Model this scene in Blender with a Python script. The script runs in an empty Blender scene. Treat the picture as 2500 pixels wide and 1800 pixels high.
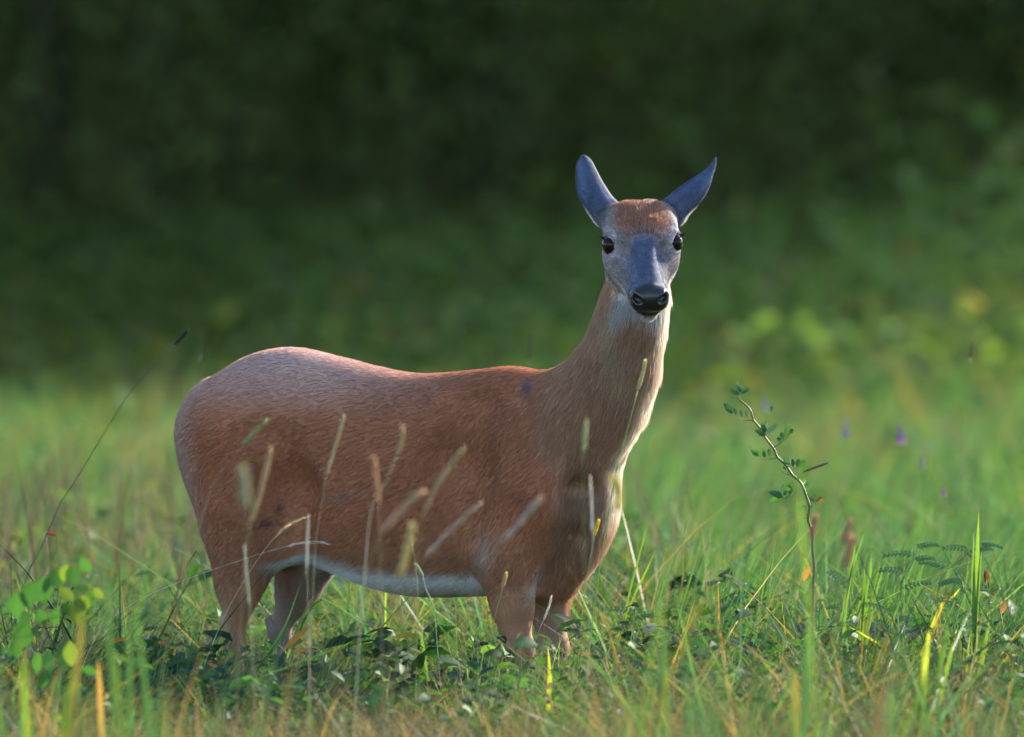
import bpy, bmesh, math, random
import numpy as np
from mathutils import Vector, Matrix

R = math.radians
sc = bpy.context.scene
col = sc.collection
rng = np.random.default_rng(7)
random.seed(7)

# ------------------------------------------------------------------ camera, sky, sun, exposure
S0, Z0, CAMZ, VH = 0.00086, 16.0, 1.032, 700.0     # metres per photo pixel at the deer, its distance, eye height, horizon row
cam_d = bpy.data.cameras.new('camera')
cam = bpy.data.objects.new('camera', cam_d)
col.objects.link(cam)
cam.location = (0, -Z0, CAMZ)
cam.rotation_euler = (R(90) - math.atan((900 - VH) * S0 / Z0), 0, 0)
cam_d.sensor_width = 36
cam_d.lens = 36 * Z0 / (2500 * S0)
cam_d.clip_start, cam_d.clip_end = 0.5, 2000
cam_d.dof.use_dof = True
cam_d.dof.focus_distance = 15.86
cam_d.dof.aperture_fstop = 3.2
sc.camera = cam

SUN_AZ, SUN_EL = 47.0, 24.0
world = bpy.data.worlds.new('World')
sc.world = world
world.use_nodes = True
wn = world.node_tree
sky = wn.nodes.new('ShaderNodeTexSky')
sky.sky_type = 'NISHITA'
sky.sun_disc = False
sky.sun_elevation, sky.sun_rotation = R(SUN_EL), R(SUN_AZ)
sky.air_density, sky.dust_density, sky.ozone_density = 1.0, 0.6, 1.6
wn.links.new(sky.outputs[0], wn.nodes['Background'].inputs[0])
wn.nodes['Background'].inputs[1].default_value = 0.115
sun_d = bpy.data.lights.new('sun', 'SUN')
sun_d.energy, sun_d.angle, sun_d.color = 4.8, R(1.5), (1.0, 0.91, 0.78)
sun = bpy.data.objects.new('sun', sun_d)
col.objects.link(sun)
sdir = Vector((math.sin(R(SUN_AZ)) * math.cos(R(SUN_EL)), math.cos(R(SUN_AZ)) * math.cos(R(SUN_EL)), math.sin(R(SUN_EL))))
sun.rotation_euler = sdir.to_track_quat('Z', 'Y').to_euler()
sun.location = sdir * 60
sc.view_settings.view_transform = 'Standard'
sc.view_settings.look = 'None'
sc.view_settings.exposure = 1.92
sc.view_settings.gamma = 1
sc.render.engine = 'CYCLES'
sc.cycles.use_denoising = True
sc.cycles.max_bounces = 5
sc.cycles.diffuse_bounces = 2
sc.cycles.glossy_bounces = 2
sc.cycles.transmission_bounces = 3
sc.cycles.transparent_max_bounces = 4
sc.cycles.use_adaptive_sampling = True
sc.cycles.adaptive_threshold = 0.03
sc.cycles.sample_clamp_indirect = 4
sc.cycles_curves.shape = 'RIBBONS'


def P(u, v, y=0.0):
    """a point in metres from a place in the photograph and its distance behind the deer's shoulder"""
    k = S0 * (Z0 + y) / Z0
    return np.array([(u - 1250) * k, y, CAMZ - (v - VH) * k])


# ------------------------------------------------------------------ materials
def new_mat(name):
    m = bpy.data.materials.new(name)
    m.use_nodes = True
    nt = m.node_tree
    nt.nodes.clear()
    out = nt.nodes.new('ShaderNodeOutputMaterial')
    return m, nt, out


def leaf_mat(name, base=None, trans=0.45, rough=0.45, gloss=0.25, hue_noise=True, tint=(1.15, 1.1, 0.5)):
    """thin leaf: diffuse + translucent + a little gloss; colour from the 'Col' attribute or base"""
    m, nt, out = new_mat(name)
    if base is None:
        a = nt.nodes.new('ShaderNodeAttribute'); a.attribute_name = 'Col'
        c = a.outputs['Color']
    else:
        rgb = nt.nodes.new('ShaderNodeRGB'); rgb.outputs[0].default_value = (*base, 1)
        c = rgb.outputs[0]
    if hue_noise:
        tc = nt.nodes.new('ShaderNodeTexCoord')
        nz = nt.nodes.new('ShaderNodeTexNoise'); nz.inputs['Scale'].default_value = 40; nz.inputs['Detail'].default_value = 3
        nt.links.new(tc.outputs['Object'], nz.inputs['Vector'])
        mr = nt.nodes.new('ShaderNodeMapRange'); mr.inputs['To Min'].default_value = 0.6; mr.inputs['To Max'].default_value = 1.4
        nt.links.new(nz.outputs['Fac'], mr.inputs['Value'])
        mx = nt.nodes.new('ShaderNodeVectorMath'); mx.operation = 'SCALE'
        nt.links.new(c, mx.inputs[0]); nt.links.new(mr.outputs[0], mx.inputs['Scale'])
        c = mx.outputs[0]
    d = nt.nodes.new('ShaderNodeBsdfPrincipled')
    d.inputs['Roughness'].default_value = rough
    d.inputs['Specular IOR Level'].default_value = gloss
    nt.links.new(c, d.inputs['Base Color'])
    tm = nt.nodes.new('ShaderNodeVectorMath'); tm.operation = 'MULTIPLY'
    tm.inputs[1].default_value = tint
    nt.links.new(c, tm.inputs[0])
    t = nt.nodes.new('ShaderNodeBsdfTranslucent')
    nt.links.new(tm.outputs[0], t.inputs['Color'])
    mix = nt.nodes.new('ShaderNodeMixShader'); mix.inputs[0].default_value = trans
    nt.links.new(d.outputs[0], mix.inputs[1]); nt.links.new(t.outputs[0], mix.inputs[2])
    nt.links.new(mix.outputs[0], out.inputs[0])
    return m


def skin_mat():
    m, nt, out = new_mat('deer_coat')
    a = nt.nodes.new('ShaderNodeAttribute'); a.attribute_name = 'Col'
    g = nt.nodes.new('ShaderNodeAttribute'); g.attribute_name = 'gloss'
    tc = nt.nodes.new('ShaderNodeTexCoord')
    nz = nt.nodes.new('ShaderNodeTexNoise'); nz.inputs['Scale'].default_value = 320; nz.inputs['Detail'].default_value = 3
    nt.links.new(tc.outputs['Object'], nz.inputs['Vector'])
    mr = nt.nodes.new('ShaderNodeMapRange'); mr.inputs['To Min'].default_value = 0.7; mr.inputs['To Max'].default_value = 1.25
    nt.links.new(nz.outputs['Fac'], mr.inputs['Value'])
    mx = nt.nodes.new('ShaderNodeVectorMath'); mx.operation = 'SCALE'
    nt.links.new(a.outputs['Color'], mx.inputs[0]); nt.links.new(mr.outputs[0], mx.inputs['Scale'])
    b = nt.nodes.new('ShaderNodeBsdfPrincipled')
    nt.links.new(mx.outputs[0], b.inputs['Base Color'])
    r = nt.nodes.new('ShaderNodeMapRange'); r.inputs['To Min'].default_value = 0.75; r.inputs['To Max'].default_value = 0.30
    nt.links.new(g.outputs['Fac'], r.inputs['Value']); nt.links.new(r.outputs[0], b.inputs['Roughness'])
    sp = nt.nodes.new('ShaderNodeMapRange'); sp.inputs['To Min'].default_value = 0.15; sp.inputs['To Max'].default_value = 0.6
    nt.links.new(g.outputs['Fac'], sp.inputs['Value']); nt.links.new(sp.outputs[0], b.inputs['Specular IOR Level'])
    bp = nt.nodes.new('ShaderNodeBump'); bp.inputs['Strength'].default_value = 0.25; bp.inputs['Distance'].default_value = 0.001
    nt.links.new(nz.outputs['Fac'], bp.inputs['Height']); nt.links.new(bp.outputs[0], b.inputs['Normal'])
    nt.links.new(b.outputs[0], out.inputs[0])
    return m


def fur_mat():
    m, nt, out = new_mat('deer_fur')
    a = nt.nodes.new('ShaderNodeAttribute'); a.attribute_name = 'Col'
    hi = nt.nodes.new('ShaderNodeHairInfo')
    mr = nt.nodes.new('ShaderNodeMapRange'); mr.inputs['To Min'].default_value = 0.72; mr.inputs['To Max'].default_value = 1.3
    nt.links.new(hi.outputs['Intercept'], mr.inputs['Value'])
    mx = nt.nodes.new('ShaderNodeVectorMath'); mx.operation = 'SCALE'
    nt.links.new(a.outputs['Color'], mx.inputs[0]); nt.links.new(mr.outputs[0], mx.inputs['Scale'])
    b = nt.nodes.new('ShaderNodeBsdfPrincipled')
    nt.links.new(mx.outputs[0], b.inputs['Base Color'])
    b.inputs['Roughness'].default_value = 0.5
    b.inputs['Specular IOR Level'].default_value = 0.5
    b.inputs['Sheen Weight'].default_value = 0.12
    b.inputs['Sheen Roughness'].default_value = 0.35
    b.inputs['Sheen Tint'].default_value = (.85, .85, 1, 1)
    t = nt.nodes.new('ShaderNodeBsdfTranslucent')
    nt.links.new(mx.outputs[0], t.inputs['Color'])
    mix = nt.nodes.new('ShaderNodeMixShader'); mix.inputs[0].default_value = 0.38
    nt.links.new(b.outputs[0], mix.inputs[1]); nt.links.new(t.outputs[0], mix.inputs[2])
    nt.links.new(mix.outputs[0], out.inputs[0])
    return m


def plain_mat(name, base, rough=0.8, spec=0.2, coat=0.0, noise=0.0, nscale=30.0):
    m, nt, out = new_mat(name)
    b = nt.nodes.new('ShaderNodeBsdfPrincipled')
    b.inputs['Roughness'].default_value = rough
    b.inputs['Specular IOR Level'].default_value = spec
    b.inputs['Coat Weight'].default_value = coat
    b.inputs['Coat Roughness'].default_value = 0.05
    b.inputs['Base Color'].default_value = (*base, 1)
    if noise:
        tc = nt.nodes.new('ShaderNodeTexCoord')
        nz = nt.nodes.new('ShaderNodeTexNoise'); nz.inputs['Scale'].default_value = nscale; nz.inputs['Detail'].default_value = 4
        nt.links.new(tc.outputs['Object'], nz.inputs['Vector'])
        mr = nt.nodes.new('ShaderNodeMapRange'); mr.inputs['To Min'].default_value = 1 - noise; mr.inputs['To Max'].default_value = 1 + noise
        nt.links.new(nz.outputs['Fac'], mr.inputs['Value'])
        mx = nt.nodes.new('ShaderNodeVectorMath'); mx.operation = 'SCALE'; mx.inputs[0].default_value = base
        nt.links.new(mr.outputs[0], mx.inputs['Scale']); nt.links.new(mx.outputs[0], b.inputs['Base Color'])
        bp = nt.nodes.new('ShaderNodeBump'); bp.inputs['Strength'].default_value = 0.3; bp.inputs['Distance'].default_value = 0.002
        nt.links.new(nz.outputs['Fac'], bp.inputs['Height']); nt.links.new(bp.outputs[0], b.inputs['Normal'])
    nt.links.new(b.outputs[0], out.inputs[0])
    return m


# ------------------------------------------------------------------ mesh helpers
def mesh_from(name, verts, faces_flat, face_sizes, colors=None, mat=None, smooth=True):
    me = bpy.data.meshes.new(name)
    verts = np.asarray(verts, np.float32); faces_flat = np.asarray(faces_flat, np.int32); face_sizes = np.asarray(face_sizes, np.int32)
    me.vertices.add(len(verts)); me.vertices.foreach_set('co', verts.ravel())
    me.loops.add(len(faces_flat)); me.loops.foreach_set('vertex_index', faces_flat)
    me.polygons.add(len(face_sizes))
    me.polygons.foreach_set('loop_start', np.concatenate([[0], np.cumsum(face_sizes)[:-1]]).astype(np.int32))
    me.polygons.foreach_set('use_smooth', np.full(len(face_sizes), smooth))
    me.update(calc_edges=True)
    if colors is not None:
        at = me.color_attributes.new('Col', 'FLOAT_COLOR', 'POINT')
        c = np.ones((len(verts), 4), np.float32); c[:, :3] = colors
        at.data.foreach_set('color', c.ravel())
    if mat: me.materials.append(mat)
    return me


def link(name, data, parent=None, **props):
    o = bpy.data.objects.new(name, data)
    col.objects.link(o)
    if parent: o.parent = parent
    for k, v in props.items(): o[k] = v
    return o


class MB:
    """collects shapes with colours into one mesh"""
    def __init__(self): self.v, self.f, self.c = [], [], []
    def n(self): return len(self.v)
    def add(self, vs, fs, c):
        b = len(self.v)
        self.v += [tuple(x) for x in vs]; self.f += [tuple(i + b for i in f) for f in fs]
        if isinstance(c, list): self.c += c
        else: self.c += [tuple(c)] * len(vs)
    def tube(self, pts, rad, c, n=6):
        pts = [np.asarray(p, float) for p in pts]
        if not hasattr(rad, '__len__'): rad = [rad] * len(pts)
        vs, fs = [], []
        for i, p in enumerate(pts):
            t = pts[min(i + 1, len(pts) - 1)] - pts[max(i - 1, 0)]
            t = t / (np.linalg.norm(t) + 1e-9)
            a = np.cross(t, [0.31, 0.95, 0.1]); a /= np.linalg.norm(a); b = np.cross(t, a)
            for k in range(n):
                an = 2 * math.pi * k / n
                vs.append(p + rad[i] * (math.cos(an) * a + math.sin(an) * b))
        for i in range(len(pts) - 1):
            for k in range(n):
                fs.append((i * n + k, i * n + (k + 1) % n, (i + 1) * n + (k + 1) % n, (i + 1) * n + k))
        fs.append(tuple(range(n - 1, -1, -1))); fs.append(tuple((len(pts) - 1) * n + k for k in range(n)))
        self.add(vs, fs, c)
    def leaf(self, base, direction, normal, length, width, c, fold=0.25, bend=0.25, ns=5, shape=1.0, tipc=None):
        base = np.asarray(base, float); d = np.asarray(direction, float); d /= np.linalg.norm(d)
        nn = np.asarray(normal, float); nn = nn - d * nn.dot(d); nn /= (np.linalg.norm(nn) + 1e-9); s = np.cross(d, nn)
        vs, fs, cs = [], [], []
        for i in range(ns + 1):
            t = i / ns
            w = width * 0.5 * (math.sin(math.pi * min(1, t ** shape * 0.96 + 0.02)) ** 0.8)
            ctr = base + d * length * t - nn * bend * length * t * t
            cc = np.asarray(c) if tipc is None else np.asarray(c) * (1 - t) + np.asarray(tipc) * t
            vs += [ctr + s * w + nn * fold * w, ctr, ctr - s * w + nn * fold * w]
            cs += [tuple(cc), tuple(cc * 1.12), tuple(cc)]
        for i in range(ns):
            a = i * 3
            fs += [(a, a + 1, a + 4, a + 3), (a + 1, a + 2, a + 5, a + 4)]
        self.add(vs, fs, cs)
    def mesh(self, name, mat):
        flat = [i for f in self.f for i in f]
        return mesh_from(name, np.array(self.v), flat, [len(f) for f in self.f], np.array(self.c), mat)


def spline(pts, n):
    """Catmull-Rom through pts, n samples"""
    p = np.array(pts, float)
    if len(p) == 2: return p[0] + (p[1] - p[0]) * np.linspace(0, 1, n)[:, None]
    q = np.vstack([2 * p[0] - p[1], p, 2 * p[-1] - p[-2]])
    out = []
    for t in np.linspace(0, len(p) - 1 - 1e-6, n):
        i = int(t); f = t - i
        a, b, c, d = q[i], q[i + 1], q[i + 2], q[i + 3]
        out.append(0.5 * ((2 * b) + (c - a) * f + (2 * a - 5 * b + 4 * c - d) * f * f + (3 * b - a - 3 * c + d) * f ** 3))
    return np.array(out)


# ================================================================== THE DEER
PSI = R(27)
FW = np.array([math.cos(PSI), -math.sin(PSI), 0.0])      # towards the chest
LF = np.array([math.sin(PSI), math.cos(PSI), 0.0])       # towards the far side
UP = np.array([0, 0, 1.0])


def D(a, b, c): return FW * a + LF * b + UP * c
def todeer(p): return p @ FW, p @ LF, p[:, 2]


def rc(p, a, b, ra, rb):
    a = np.asarray(a, np.float32); ba = np.asarray(b, np.float32) - a
    pa = p - a
    t = np.clip((pa @ ba) / (ba @ ba), 0, 1)
    d = pa - t[:, None] * ba
    return np.sqrt(np.einsum('ij,ij->i', d, d)) - (ra + (rb - ra) * t)


def ell(p, c, r, M=None):
    q = p - np.asarray(c, np.float32)
    if M is not None: q = q @ np.asarray(M, np.float32).T
    r = np.asarray(r, np.float32)
    a = q / r; b = a / r
    k0 = np.sqrt(np.einsum('ij,ij->i', a, a)); k1 = np.sqrt(np.einsum('ij,ij->i', b, b)) + 1e-6
    return k0 * (k0 - 1) / k1


def smin(a, b, k):
    h = np.maximum(k - np.abs(a - b), 0) / k
    return np.minimum(a, b) - h * h * k * 0.25


def smax(a, b, k): return -smin(-a, -b, k)


DM = np.array([FW, LF, UP])                              # world -> deer frame
TR = np.array([                                          # a, top, bottom, half width
    (-.70, .842, .560, .105), (-.62, .886, .500, .140), (-.526, .902, .460, .156), (-.42, .884, .425, .165),
    (-.32, .862, .392, .174), (-.217, .848, .377, .174), (-.10, .855, .380, .160), (0.0, .864, .388, .135),
    (.07, .850, .405, .122), (.14, .80, .44, .105)])
_ta = np.linspace(-.70, .14, 200)
_tt = [spline([(r[0], r[k]) for r in TR], 200) for k in (1, 2, 3)]
TTOP, TBOT, TWID = [np.interp(_ta, q[:, 0], q[:, 1]) for q in _tt]


def f_trunk(p):
    a, b, c = todeer(p)
    t = np.clip(a, -.70, .14)
    top, bot, w = np.interp(t, _ta, TTOP), np.interp(t, _ta, TBOT), np.interp(t, _ta, TWID)
    h = (top - bot) / 2; c0 = (top + bot) / 2
    e = np.where(a < 0, .070, .075)
    da = (a - t) / e
    q = (np.abs(b) / w) ** 2.15
    zz = np.abs((c - c0) / h)
    k = (q + zz ** 2.2 + np.abs(da) ** 2.1) ** (1 / 2.15)
    return (k - 1) * np.minimum(w, h) * 0.9


def f_hind(p, near):
    s = -1 if near else 1
    d = rc(p, D(-.585, s * .075, .715), D(-.525, s * .098, .53), .125, .088)                  # thigh
    d = smin(d, rc(p, D(-.675, s * .055, .72), D(-.638, s * .08, .53), .086, .062), .07)       # buttock
    if near: kn = [(-.572, .092, .54, .090), (-.592, .09, .46, .058), (-.606, .088, .395, .038), (-.617, .086, .30, .021)]
    else:    kn = [(-.530, .092, .54, .088), (-.535, .09, .46, .056), (-.560, .088, .385, .036), (-.600, .086, .30, .021)]
    for q0, q1 in zip(kn[:-1], kn[1:]):
        d = smin(d, rc(p, D(q0[0], s * q0[1], q0[2]), D(q1[0], s * q1[1], q1[2]), q0[3], q1[3]), .05)
    x = kn[-1][0]
    d = smin(d, rc(p, D(x - .028, s * .086, .315), D(x - .004, s * .086, .27), .011, .017), .022)   # hock
    d = smin(d, rc(p, D(x, s * .086, .28), D(x + .012, s * .086, .10), .017, .0135), .022)
    d = smin(d, rc(p, D(x + .012, s * .086, .095), D(x + .035, s * .086, .045), .018, .016), .02)
    d = smin(d, rc(p, D(x + .035, s * .086, .04), D(x + .055, s * .086, .015), .019, .017), .012)
    return d


def f_fore(p, near):
    s = -1 if near else 1
    d = ell(p, D(.03, s * .086, .645), (.110, .054, .135), DM)                                # shoulder blade
    d = smin(d, rc(p, D(.105, s * .085, .585), D(.035, s * .09, .47), .075, .062), .07)        # upper arm
    d = smin(d, rc(p, D(.03, s * .088, .475), D(.042, s * .082, .37), .060, .041), .05)
    d = smin(d, rc(p, D(.042, s * .082, .375), D(.058, s * .08, .262), .040, .028), .03)
    d = smin(d, rc(p, D(.060, s * .08, .27), D(.062, s * .08, .225), .029, .022), .02)         # knee
    d = smin(d, rc(p, D(.060, s * .08, .22), D(.055, s * .08, .10), .021, .016), .025)
    d = smin(d, rc(p, D(.055, s * .08, .095), D(.075, s * .08, .045), .019, .017), .02)
    d = smin(d, rc(p, D(.075, s * .08, .04), D(.095, s * .08, .015), .02, .018), .012)
    return d


NK = [((1355, 1100), -.050, .116), ((1420, 1028), -.078, .103), ((1477, 954), -.100, .090), ((1514, 878), -.116, .075),
      ((1540, 780), -.130, .064), ((1556, 700), -.134, .055), ((1562, 640), -.134, .052)]


def f_neck(p):
    d = None
    for (q0, y0, r0), (q1, y1, r1) in zip(NK[:-1], NK[1:]):
        e = rc(p, P(*q0, y0), P(*q1, y1), r0, r1)
        d = e if d is None else smin(d, e, .04)
    d = smin(d, ell(p, P(1390, 1180, -.06), (.088, .090, .130)), .06)
    d = smin(d, rc(p, P(1398, 1240, -.06), P(1350, 1395, .0), .074, .058), .05)                         # breast
    return d


# head frame: x to the photograph's right, y along the muzzle, z up off the brow
TH, YW, RL = R(40), R(6), R(3)
EO = P(1568, 594, -.225)
hf = np.array([math.sin(YW) * math.cos(TH), -math.cos(YW) * math.cos(TH), -math.sin(TH)])
hu = np.array([math.sin(YW) * math.sin(TH), -math.cos(YW) * math.sin(TH), math.cos(TH)])
hl = np.array([math.cos(YW), math.sin(YW), 0.0])
hl, hu = hl * math.cos(RL) + hu * math.sin(RL), hu * math.cos(RL) - hl * math.sin(RL)
HM = np.array([hl, hf, hu])


def Hh(x, y, z): return EO + hl * x + hf * y + hu * z
def tohead(p): return (p - EO) @ HM.T


EYE, EYR = (.0630, .005, .002), .0215


def f_head(pw):
    p = tohead(pw).astype(np.float32)
    p[:, 0] = np.sqrt(p[:, 0] ** 2 + 1e-7)                # left-right symmetric
    d = ell(p, (0, -.038, .0), (.063, .068, .052))
    d = smin(d, ell(p, (0, -.012, .018), (.055, .048, .032)), .03)
    d = smin(d, ell(p, (.050, -.020, .022), (.022, .022, .014)), .016)                # brow ridge
    d = smin(d, rc(p, (.0, -.01, -.012), (0, .145, -.020), .056, .031), .03)       # muzzle
    d = smin(d, rc(p, (.0, .02, .016), (0, .15, -.004), .027, .021), .02)          # bridge
    d = smin(d, ell(p, (.044, -.005, -.032), (.032, .055, .04)), .03)              # cheek
    d = smin(d, rc(p, (.034, -.02, -.062), (.014, .10, -.052), .036, .021), .03)   # jaw
    d = smin(d, rc(p, (0, .05, -.055), (0, .152, -.053), .026, .019), .016)         # chin
    d = smin(d, rc(p, (.017, .135, -.024), (.020, .160, -.022), .022, .019), .018) # muzzle sides
    d = smin(d, ell(p, (0, .166, -.012), (.035, .021, .025)), .012)                # nose pad
    d = smin(d, ell(p, (.023, .163, -.002), (.016, .017, .012)), .010)
    d = smax(d, -ell(p, (.036, .072, .014), (.010, .042, .012)), .022)               # hollow beside the bridge
    d = smax(d, -(rc(p, (.0, .200, -.043), (.03, .13, -.041), .0025, .002)), .006) # mouth line
    d = smax(d, -ell(p, (.0265, .179, -.003), (.0090, .014, .0075), np.array([(.85, .3, .43), (-.35, .93, .05), (-.4, -.2, .9)])), .005)  # nostril
    d = smax(d, -rc(p, (.031, .174, .000), (.037, .164, .006), .0045, .002), .006)
    e = np.array(EYE)
    de = np.sqrt(((p - e) ** 2).sum(1))
    d = smin(d, np.sqrt(((p - e + np.array([.006, .0, .0])) ** 2).sum(1)) - .0258, .012)  # lids
    # eye opening: a tilted almond cut looking out and forward
    ax = np.array([.52, .70, .49]); ax /= np.linalg.norm(ax)
    q = p - e
    t = q @ ax
    rad = q - t[:, None] * ax
    up_ = np.array([0, -.15, 1.]); up_ -= ax * up_.dot(ax); up_ /= np.linalg.norm(up_)
    sd = np.cross(up_, ax)
    rr = np.sqrt(((rad @ up_ + .001) / .0155) ** 2 + (rad @ sd / .0180) ** 2)
    d = smax(d, -np.maximum((rr - 1) * .012, -t + .002), .004)
    d = smax(d, -(de - EYR * 0.985), .002)
    # ear roots
    d = smin(d, rc(p, (.036, -.058, .008), (.068, -.104, -.006), .033, .020), .03)
    return d


CUTS = []


def f_body(p):
    d = f_trunk(p)
    d = smin(d, f_hind(p, True), .045)
    d = smin(d, f_hind(p, False), .045)
    n = f_neck(p)
    d = smin(d, n, .055)
    d = smin(d, f_fore(p, True), .032)
    d = smin(d, f_fore(p, False), .032)
    for a, b, ra, rb in CUTS: d = smax(d, -rc(p, a, b, ra, rb), .035)
    return d


def f_all(p):
    p = p.astype(np.float32)
    d = f_body(p)
    m = (p[:, 2] > .85) & (p[:, 0] > .1) & (p[:, 1] < .1)
    if m.any():
        d[m] = smin(d[m], f_head(p[m]), .03)
    return d


def hit(u, v, y0=-.5, y1=.6):
    ys = np.linspace(y0, y1, 1100)
    d = f_all(np.array([P(u, v, y) for y in ys]))
    k = np.argmax(d < 0)
    return P(u, v, ys[k]) if (d < 0).any() else None


# the cleft between shoulder and breast, the fold in front of the thigh
for (q0, q1, ra, rb, sh) in [((1446, 1100), (1420, 1200), .006, .034, .010), ((1420, 1200), (1394, 1320), .034, .032, .010), ((1394, 1320), (1335, 1440), .032, .010, .010),
                             ((640, 1060), (690, 1200), .050, .065, .040), ((690, 1200), (690, 1345), .065, .055, .046), ((1135, 985), (1105, 1130), .06, .08, .052), ((1105, 1130), (1110, 1300), .08, .06, .068)]:
    h0, h1 = hit(*q0), hit(*q1)
    CUTS.append((h0 + np.array([0, -sh, 0]), h1 + np.array([0, -sh, 0]), ra, rb))


def surface_nets(f, lo, hi, h):
    ax = [np.arange(lo[i], hi[i], h) for i in range(3)]
    nx, ny, nz = map(len, ax)
    q = 5
    cx = [np.arange(lo[i], hi[i] + q * h, q * h) for i in range(3)]
    G = np.stack(np.meshgrid(*cx, indexing='ij'), -1).reshape(-1, 3)
    near = (np.abs(f(G)) < .075).reshape([len(c) for c in cx])
    near = near.repeat(q, 0).repeat(q, 1).repeat(q, 2)
    near = np.roll(near, (-(q // 2), -(q // 2), -(q // 2)), (0, 1, 2)) | near
    near = near[:nx, :ny, :nz]
    F = np.zeros((nx, ny, nz), np.float32)
    F[:] = .5
    cz = f(G).reshape([len(c) for c in cx]).repeat(q, 0).repeat(q, 1).repeat(q, 2)[:nx, :ny, :nz]
    F[cz < 0] = -.5
    idx = np.argwhere(near)
    F[near] = f((idx * h + np.array([a[0] for a in ax])).astype(np.float32))
    ins = F < 0
    cnt = np.zeros((nx - 1, ny - 1, nz - 1), np.int8)
    offs = [(i, j, k) for i in (0, 1) for j in (0, 1) for k in (0, 1)]
    sub = lambda A, o: A[o[0]:o[0] + nx - 1, o[1]:o[1] + ny - 1, o[2]:o[2] + nz - 1]
    for o in offs: cnt += sub(ins, o)
    act = (cnt > 0) & (cnt < 8)
    ids = np.full(act.shape, -1, np.int64); ids[act] = np.arange(act.sum())
    cell = np.argwhere(act)
    acc = np.zeros((len(cell), 3)); num = np.zeros(len(cell))
    for o in offs:
        for d in range(3):
            if o[d]: continue
            o2 = list(o); o2[d] = 1
            f0 = F[tuple((cell + o).T)]; f1 = F[tuple((cell + o2).T)]
            m = (f0 < 0) != (f1 < 0)
            t = np.where(m, f0 / np.where(m, f0 - f1, 1), 0)
            pt = np.array(o, float) + np.zeros((len(cell), 3)); pt[:, d] = t
            acc[m] += pt[m]; num[m] += 1
    V = (cell + acc / num[:, None]) * h + np.array([a[0] for a in ax])
    quads = []
    for d in range(3):
        o1 = [0, 0, 0]; o1[d] = 1
        A = ins[:nx - o1[0], :ny - o1[1], :nz - o1[2]]; B = ins[o1[0]:, o1[1]:, o1[2]:]
        e = np.argwhere(A != B)
        u, w = [(1, 2), (2, 0), (0, 1)][d]
        e = e[(e[:, u] > 0) & (e[:, w] > 0) & (e[:, u] < act.shape[u]) & (e[:, w] < act.shape[w])]
        flip = B[tuple(e.T)]
        c = []
        for du, dw in ((-1, -1), (0, -1), (0, 0), (-1, 0)):
            q = e.copy(); q[:, u] += du; q[:, w] += dw
            c.append(ids[tuple(q.T)])
        c = np.stack(c, 1)
        c[flip] = c[flip][:, ::-1]
        quads.append(c)
    return V, np.concatenate(quads)


def project(f, V, it=3, eps=8e-4, cap=.004):
    for _ in range(it):
        d = f(V)
        g = np.stack([f(V + np.eye(3)[i] * eps) - f(V - np.eye(3)[i] * eps) for i in range(3)], 1) / (2 * eps)
        n2 = np.maximum((g ** 2).sum(1), .05)
        st = -(d / n2)[:, None] * g
        ln = np.linalg.norm(st, axis=1, keepdims=True)
        V = V + st * np.minimum(1, cap / np.maximum(ln, 1e-9))
    return V


bv, bq = surface_nets(f_all, (-.82, -.46, -.02), (.46, .56, 1.26), .0085)
bm_me = mesh_from('deer_tmp', bv, bq.ravel(), np.full(len(bq), 4))
bm = bmesh.new(); bm.from_mesh(bm_me)
for level in range(2):                                    # finer faces on the head
    reg = [e for e in bm.edges if all((lambda q: -.12 < q[1] < .22 and abs(q[0]) < .11)(HM @ (np.array(x.co) - EO)) for x in e.verts)]
    bmesh.ops.subdivide_edges(bm, edges=reg, cuts=1, use_grid_fill=True)
bmesh.ops.triangulate(bm, faces=[f for f in bm.faces if len(f.verts) > 4])
bm.to_mesh(bm_me); bm.free()
V = np.empty(len(bm_me.vertices) * 3, np.float32); bm_me.vertices.foreach_get('co', V); V = V.reshape(-1, 3).astype(float)
V = project(f_all, V, 3)
body_faces = [tuple(p.vertices) for p in bm_me.polygons]


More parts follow.
